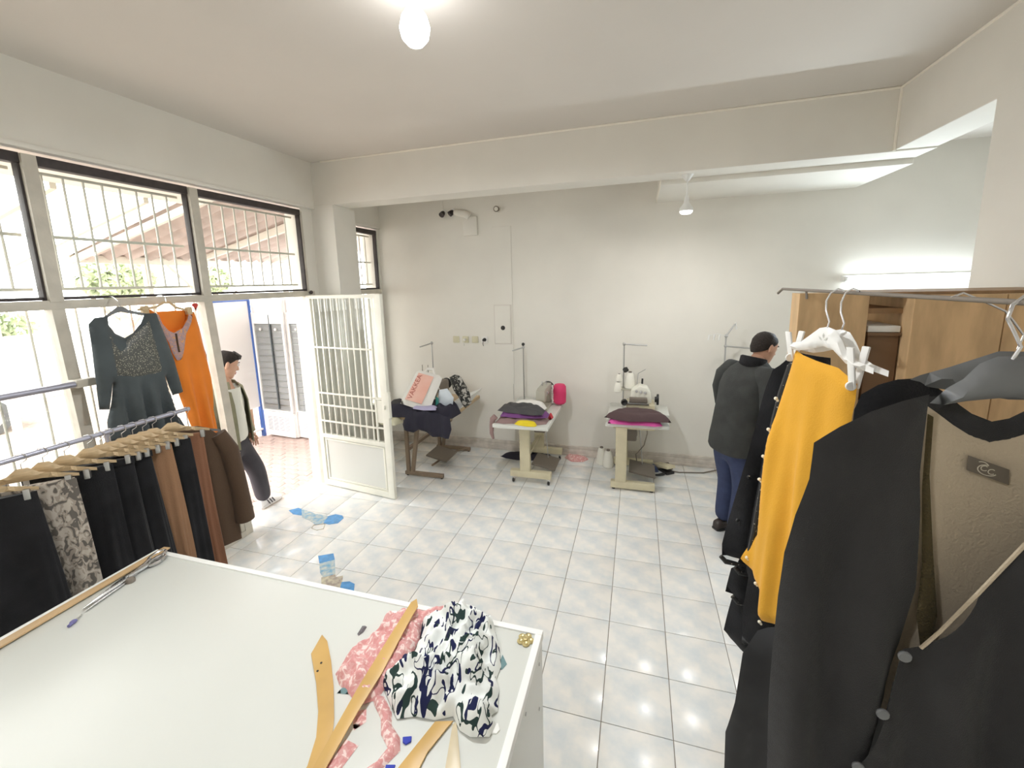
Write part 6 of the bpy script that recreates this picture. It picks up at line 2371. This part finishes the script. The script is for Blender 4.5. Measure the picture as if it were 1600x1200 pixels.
    b.done('hair', 'hair', t, ang=80)


MT['jacket'] = mat('dark_wool_jacket', (.045, .048, .046), .9, var=(10, .3), bump=(150, .4))
MT['collar'] = mat('black_fleece_collar', (.012, .012, .014), 1.0, bump=(180, .8))
MT['jeans'] = mat('blue_jeans', (.035, .05, .12), .85, var=(9, .3), bump=(160, .2))
MT['shoe'] = mat('brown_black_shoe', (.035, .025, .022), .45)
MT['tee'] = mat('white_tee', (.74, .73, .66), .9, bump=(60, .2))
MT['olive'] = mat('olive_jacket', (.26, .25, .16), .85, var=(8, .2), bump=(60, .2))
MT['trouser'] = mat('dark_trousers', (.060, .055, .065), .85, var=(7, .25))
MT['sneaker'] = mat('white_sneaker', (.82, .80, .80), .5)

# ---- man with his back turned, bending to the right
t = thing('person', 'man in dark fleece-collared jacket and blue jeans looking down by the machines', 'person', (4.03, .87, 0))
F = Vector((.86, .51, 0)).normalized()
S = Vector((F.y, -F.x, 0))     # his right side, towards the camera
o = Vector((4.03, .87, 0))


def Q(f, s_, z):
    return o + F * f + S * s_ + Z3 * z


J = {
    'pel': (Q(.0, 0, .88), (.135, .115)), 'waist': (Q(.02, 0, 1.02), (.135, .105)), 'chest': (Q(.07, 0, 1.25), (.145, .11)), 'up': (Q(.11, 0, 1.38), (.085, .075)),
    'neck': (Q(.155, 0, 1.46), .056), 'skull': (Q(.20, 0, 1.545), .06),
    'hipR': (Q(.0, .09, .84), .095), 'kneeR': (Q(.03, .10, .47), .066), 'ankR': (Q(-.02, .10, .09), .044),
    'hipL': (Q(.0, -.09, .84), .095), 'kneeL': (Q(.06, -.10, .47), .066), 'ankL': (Q(.04, -.11, .09), .044),
    'shR': (Q(.10, .18, 1.37), .056), 'elR': (Q(.06, .25, 1.10), .048), 'wrR': (Q(.20, .22, .88), .032),
    'shL': (Q(.10, -.18, 1.37), .056), 'elL': (Q(.12, -.25, 1.10), .048), 'wrL': (Q(.34, -.20, .98), .032),
}
E_ = [('pel', 'waist'), ('waist', 'chest'), ('chest', 'up'), ('up', 'neck'), ('neck', 'skull'), ('pel', 'hipR'), ('hipR', 'kneeR'), ('kneeR', 'ankR'),
      ('pel', 'hipL'), ('hipL', 'kneeL'), ('kneeL', 'ankL'), ('up', 'shR'), ('shR', 'elR'), ('elR', 'wrR'), ('up', 'shL'), ('shL', 'elL'), ('elL', 'wrL')]
skin('body', J, E_, 'pel', 'skin', t)
head(t, Q(.225, 0, 1.575), F * .95 + Z3 * -.33 + S * .05, Z3 * .95 + F * .33, .98)
b = B()
rr = []
NQ = 36
for z, fx, a, c_ in ((.772, -.005, .165, .205), (.79, -.005, .172, .212), (.86, .0, .168, .208), (.95, .008, .160, .200), (1.06, .025, .158, .200), (1.17, .048, .160, .208), (1.27, .070, .158, .215), (1.35, .092, .142, .215), (1.41, .112, .118, .185), (1.445, .125, .098, .130), (1.47, .132, .082, .095)):
    rr.append([Q(fx + a * math.cos(q) * (1 + .02 * math.sin(5 * q + z * 20)), c_ * math.sin(q) * (1 + .015 * math.sin(4 * q - z * 31)), z + .010 * math.sin(q * 2)) for q in [2 * PI * k / NQ for k in range(NQ)]])
b.rings(rr)
for s_, el, wr in ((1, (.055, .285, 1.10), (.19, .235, .90)), (-1, (.12, -.28, 1.10), (.33, -.205, .985))):
    P_ = [Q(.098, s_ * .10, 1.40), Q(.098, s_ * .17, 1.385), Q(.092, s_ * .225, 1.33), Q(.080, s_ * .25, 1.22), Q(*el), Q(el[0] * .5 + wr[0] * .5, el[1] * .5 + wr[1] * .5, el[2] * .5 + wr[2] * .5), Q(*wr)]
    b.tube(P_, [.06, .088, .092, .085, .080, .072, .060], 18)
b.done('jacket', 'jacket', t, ang=80)
b = B()
b.rings([[Q(fx + a * math.cos(q), c_ * math.sin(q), z + .02 * math.cos(q) * -1) for q in [2 * PI * k / 20 for k in range(20)]] for fx, a, c_, z in ((.125, .090, .095, 1.405), (.125, .098, .100, 1.45), (.13, .092, .094, 1.505), (.132, .080, .082, 1.51), (.13, .072, .074, 1.47))])
b.done('fleece_collar', 'collar', t, ang=80, label='black fleece collar')
b = B()
b.rings([[Q(.0 + .135 * math.cos(q), .170 * math.sin(q), z) for q in [2 * PI * k / 24 for k in range(24)]] for z in (.752, .80)])
b.done('shirt_hem', 'tee', t, label='pale shirt hem showing under the jacket')
TJ = {'pel': (Q(.0, 0, .90), (.150, .13)), 'cr': (Q(.0, 0, .80), (.14, .125)),
      'hR': (Q(.0, .095, .74), (.110, .105)), 'kR': (Q(.03, .10, .47), (.088, .085)), 'aR': (Q(-.02, .10, .07), (.076, .08)),
      'hL': (Q(.0, -.095, .74), (.110, .105)), 'kL': (Q(.06, -.10, .47), (.088, .085)), 'aL': (Q(.04, -.11, .07), (.076, .08))}
skin('jeans', TJ, [('pel', 'cr'), ('cr', 'hR'), ('hR', 'kR'), ('kR', 'aR'), ('cr', 'hL'), ('hL', 'kL'), ('kL', 'aL')], 'pel', 'jeans', t)


def shoe(t, ank, dirv, m_, L=.27, w_=.048, h_=.085, stripes=False):
    d = Vector(dirv).normalized()
    q = Vector((-d.y, d.x, 0))
    a = Vector((ank[0], ank[1], 0))
    b = B()
    rr = []
    for f, ww, hh in ((-.08, .028, .055), (-.07, .038, .085), (-.03, .042, h_ + .012), (.02, .044, h_), (.07, .046, .068), (.12, .050, .052), (.165, .044, .040), (.19, .026, .028)):
        rr.append([a + d * f * (L / .27) + q * (ww * math.cos(p_) * w_ / .048) + Z3 * max(.0, (hh * .5 + hh * .5 * math.sin(p_))) for p_ in [2 * PI * k / 14 for k in range(14)]])
    b.rings(rr)
    so = b.done('shoe', m_, t, ang=80)
    b = B()
    b.prism([(-.085, -.03), (-.06, -.042), (.05, -.044), (.13, -.05), (.18, -.038), (.196, 0), (.18, .038), (.13, .05), (.05, .044), (-.06, .042), (-.085, .03)], a, d, q, Z3, .0, .020, .004)
    b.done('sole', m_ if stripes else 'black', so)
    if stripes:
        for i in range(3):
            f = -.005 + i * .030
            for s_ in (-1, 1):
                b = B()
                b.tube([a + d * (f + .02) + q * (s_ * .0455) + Z3 * .022, a + d * (f + .008) + q * (s_ * .047) + Z3 * .042, a + d * (f - .004) + q * (s_ * .040) + Z3 * .070], .005, 6)
                b.done('stripe', 'trouser', so)
    return so


shoe(t, Q(-.02, .10, 0), F, 'shoe')
shoe(t, Q(.04, -.11, 0), F, 'shoe')
hand('hand', Q(.205, .22, .875), F * .6 - Z3 * .8, S * -1, F * .6 + Z3 * .5, t, thumb=1)
hand('hand', Q(.355, -.20, .975), F * .95 - Z3 * .3, S, Z3, t, thumb=1)

# ---- boy leaning on the door post outside
t = thing('person', 'boy in white tee and open olive jacket leaning on the door post outside', 'person', (-.22, .10, -.045))
F = Vector((.93, .36, 0)).normalized()
S = Vector((-F.y, F.x, 0))      # his left side, away along the wall
o = Vector((-.24, .02, 0))
J = {
    'pel': (Q(.0, .02, .80), (.125, .105)), 'waist': (Q(.0, .01, .95), (.125, .10)), 'chest': (Q(.0, 0, 1.15), (.140, .105)), 'up': (Q(.0, 0, 1.27), (.08, .07)), 'neck': (Q(.01, .0, 1.34), .05), 'skull': (Q(.03, 0, 1.45), .06),
    'hipL': (Q(.0, .10, .76), .09), 'kneeL': (Q(.09, .20, .43), .062), 'ankL': (Q(.08, .29, .07), .042),
    'hipR': (Q(.0, -.07, .76), .09), 'kneeR': (Q(.03, -.08, .43), .062), 'ankR': (Q(-.03, -.08, .05), .042),
    'shL': (Q(.0, .165, 1.26), .05), 'elL': (Q(-.03, .235, 1.02), .045), 'wrL': (Q(.08, .185, .80), .030),
    'shR': (Q(.0, -.165, 1.26), .05), 'elR': (Q(.0, -.22, 1.0), .045), 'wrR': (Q(.10, -.20, .80), .030)}
E_ = [('pel', 'waist'), ('waist', 'chest'), ('chest', 'up'), ('up', 'neck'), ('neck', 'skull'), ('pel', 'hipR'), ('hipR', 'kneeR'), ('kneeR', 'ankR'),
      ('pel', 'hipL'), ('hipL', 'kneeL'), ('kneeL', 'ankL'), ('up', 'shR'), ('shR', 'elR'), ('elR', 'wrR'), ('up', 'shL'), ('shL', 'elL'), ('elL', 'wrL')]
skin('body', J, E_, 'pel', 'skin', t)
head(t, Q(.045, .012, 1.49), F * .62 + S * .62 - Z3 * .30, Z3, .98, 'quiff')
TJ = {'hem': (Q(.0, .02, .76), (.145, .125)), 'pel': (Q(.0, .02, .86), (.150, .130)), 'waist': (Q(.0, .01, .98), (.150, .128)), 'chest': (Q(.0, 0, 1.15), (.155, .122)), 'up': (Q(.0, 0, 1.26), (.115, .092)), 'nk': (Q(.005, 0, 1.305), (.07, .062)), 'sL': (Q(.0, .15, 1.25), .06), 'sR': (Q(.0, -.15, 1.25), .06)}
skin('tee_shirt', TJ, [('hem', 'pel'), ('pel', 'waist'), ('waist', 'chest'), ('chest', 'up'), ('up', 'nk'), ('up', 'sL'), ('up', 'sR')], 'chest', 'tee', t)
# open jacket: back and both fronts as one shell with the front left open
b = B()
rr = []
A0, A1 = R(30), R(325)
for z, a, c_, fo in ((.74, .170, .205, 0), (.86, .172, .205, 0), (1.0, .170, .200, 0), (1.15, .165, .200, 0), (1.25, .140, .180, 0), (1.31, .105, .115, .005), (1.345, .080, .085, .01)):
    out_, in_ = [], []
    for k in range(25):
        q = A0 + (A1 - A0) * k / 24
        out_.append(Q(fo + a * math.cos(q), .012 + c_ * math.sin(q), z))
        in_.append(Q(fo + (a - .010) * math.cos(q), .012 + (c_ - .010) * math.sin(q), z))
    rr.append(out_ + in_[::-1])
b.rings(rr)
for s_, el, wr in ((1, (-.03, .250, 1.02), (.075, .20, .80)), (-1, (.0, -.235, 1.0), (.09, -.21, .82))):
    b.tube([Q(.0, s_ * .13, 1.285), Q(.0, s_ * .185, 1.235), Q(el[0] + .015, el[1] - s_ * .02, 1.13), Q(*el), Q((el[0] + wr[0]) / 2, (el[1] + wr[1]) / 2, .91), Q(*wr)], [.05, .068, .062, .060, .056, .050], 16)
b.done('olive_jacket', 'olive', t, ang=80, label='open olive jacket')
TJ = {'pel': (Q(.0, .02, .84), (.135, .115)), 'cr': (Q(.0, .02, .74), (.130, .115)),
      'hL': (Q(.01, .10, .70), (.105, .10)), 'kL': (Q(.09, .195, .43), (.086, .082)), 'aL': (Q(.08, .285, .06), (.074, .072)),
      'hR': (Q(.0, -.07, .70), (.105, .10)), 'kR': (Q(.03, -.08, .43), (.086, .082)), 'aR': (Q(-.03, -.08, .03), (.070, .072))}
skin('trousers', TJ, [('pel', 'cr'), ('cr', 'hL'), ('hL', 'kL'), ('kL', 'aL'), ('cr', 'hR'), ('hR', 'kR'), ('kR', 'aR')], 'pel', 'trouser', t)
shoe(t, Q(.085, .285, 0), F * .35 + S * .9, 'sneaker', stripes=True)
s2 = shoe(t, Q(-.03, -.08, 0), F, 'sneaker', stripes=True)
s2.location.z -= .045
hand('hand', Q(.08, .19, .81), -Z3 + F * .3, F, S, t, s=.9, thumb=1)
hand('hand', Q(.095, -.205, .81), -Z3 + F * .3, F, -S, t, s=.9, thumb=1)
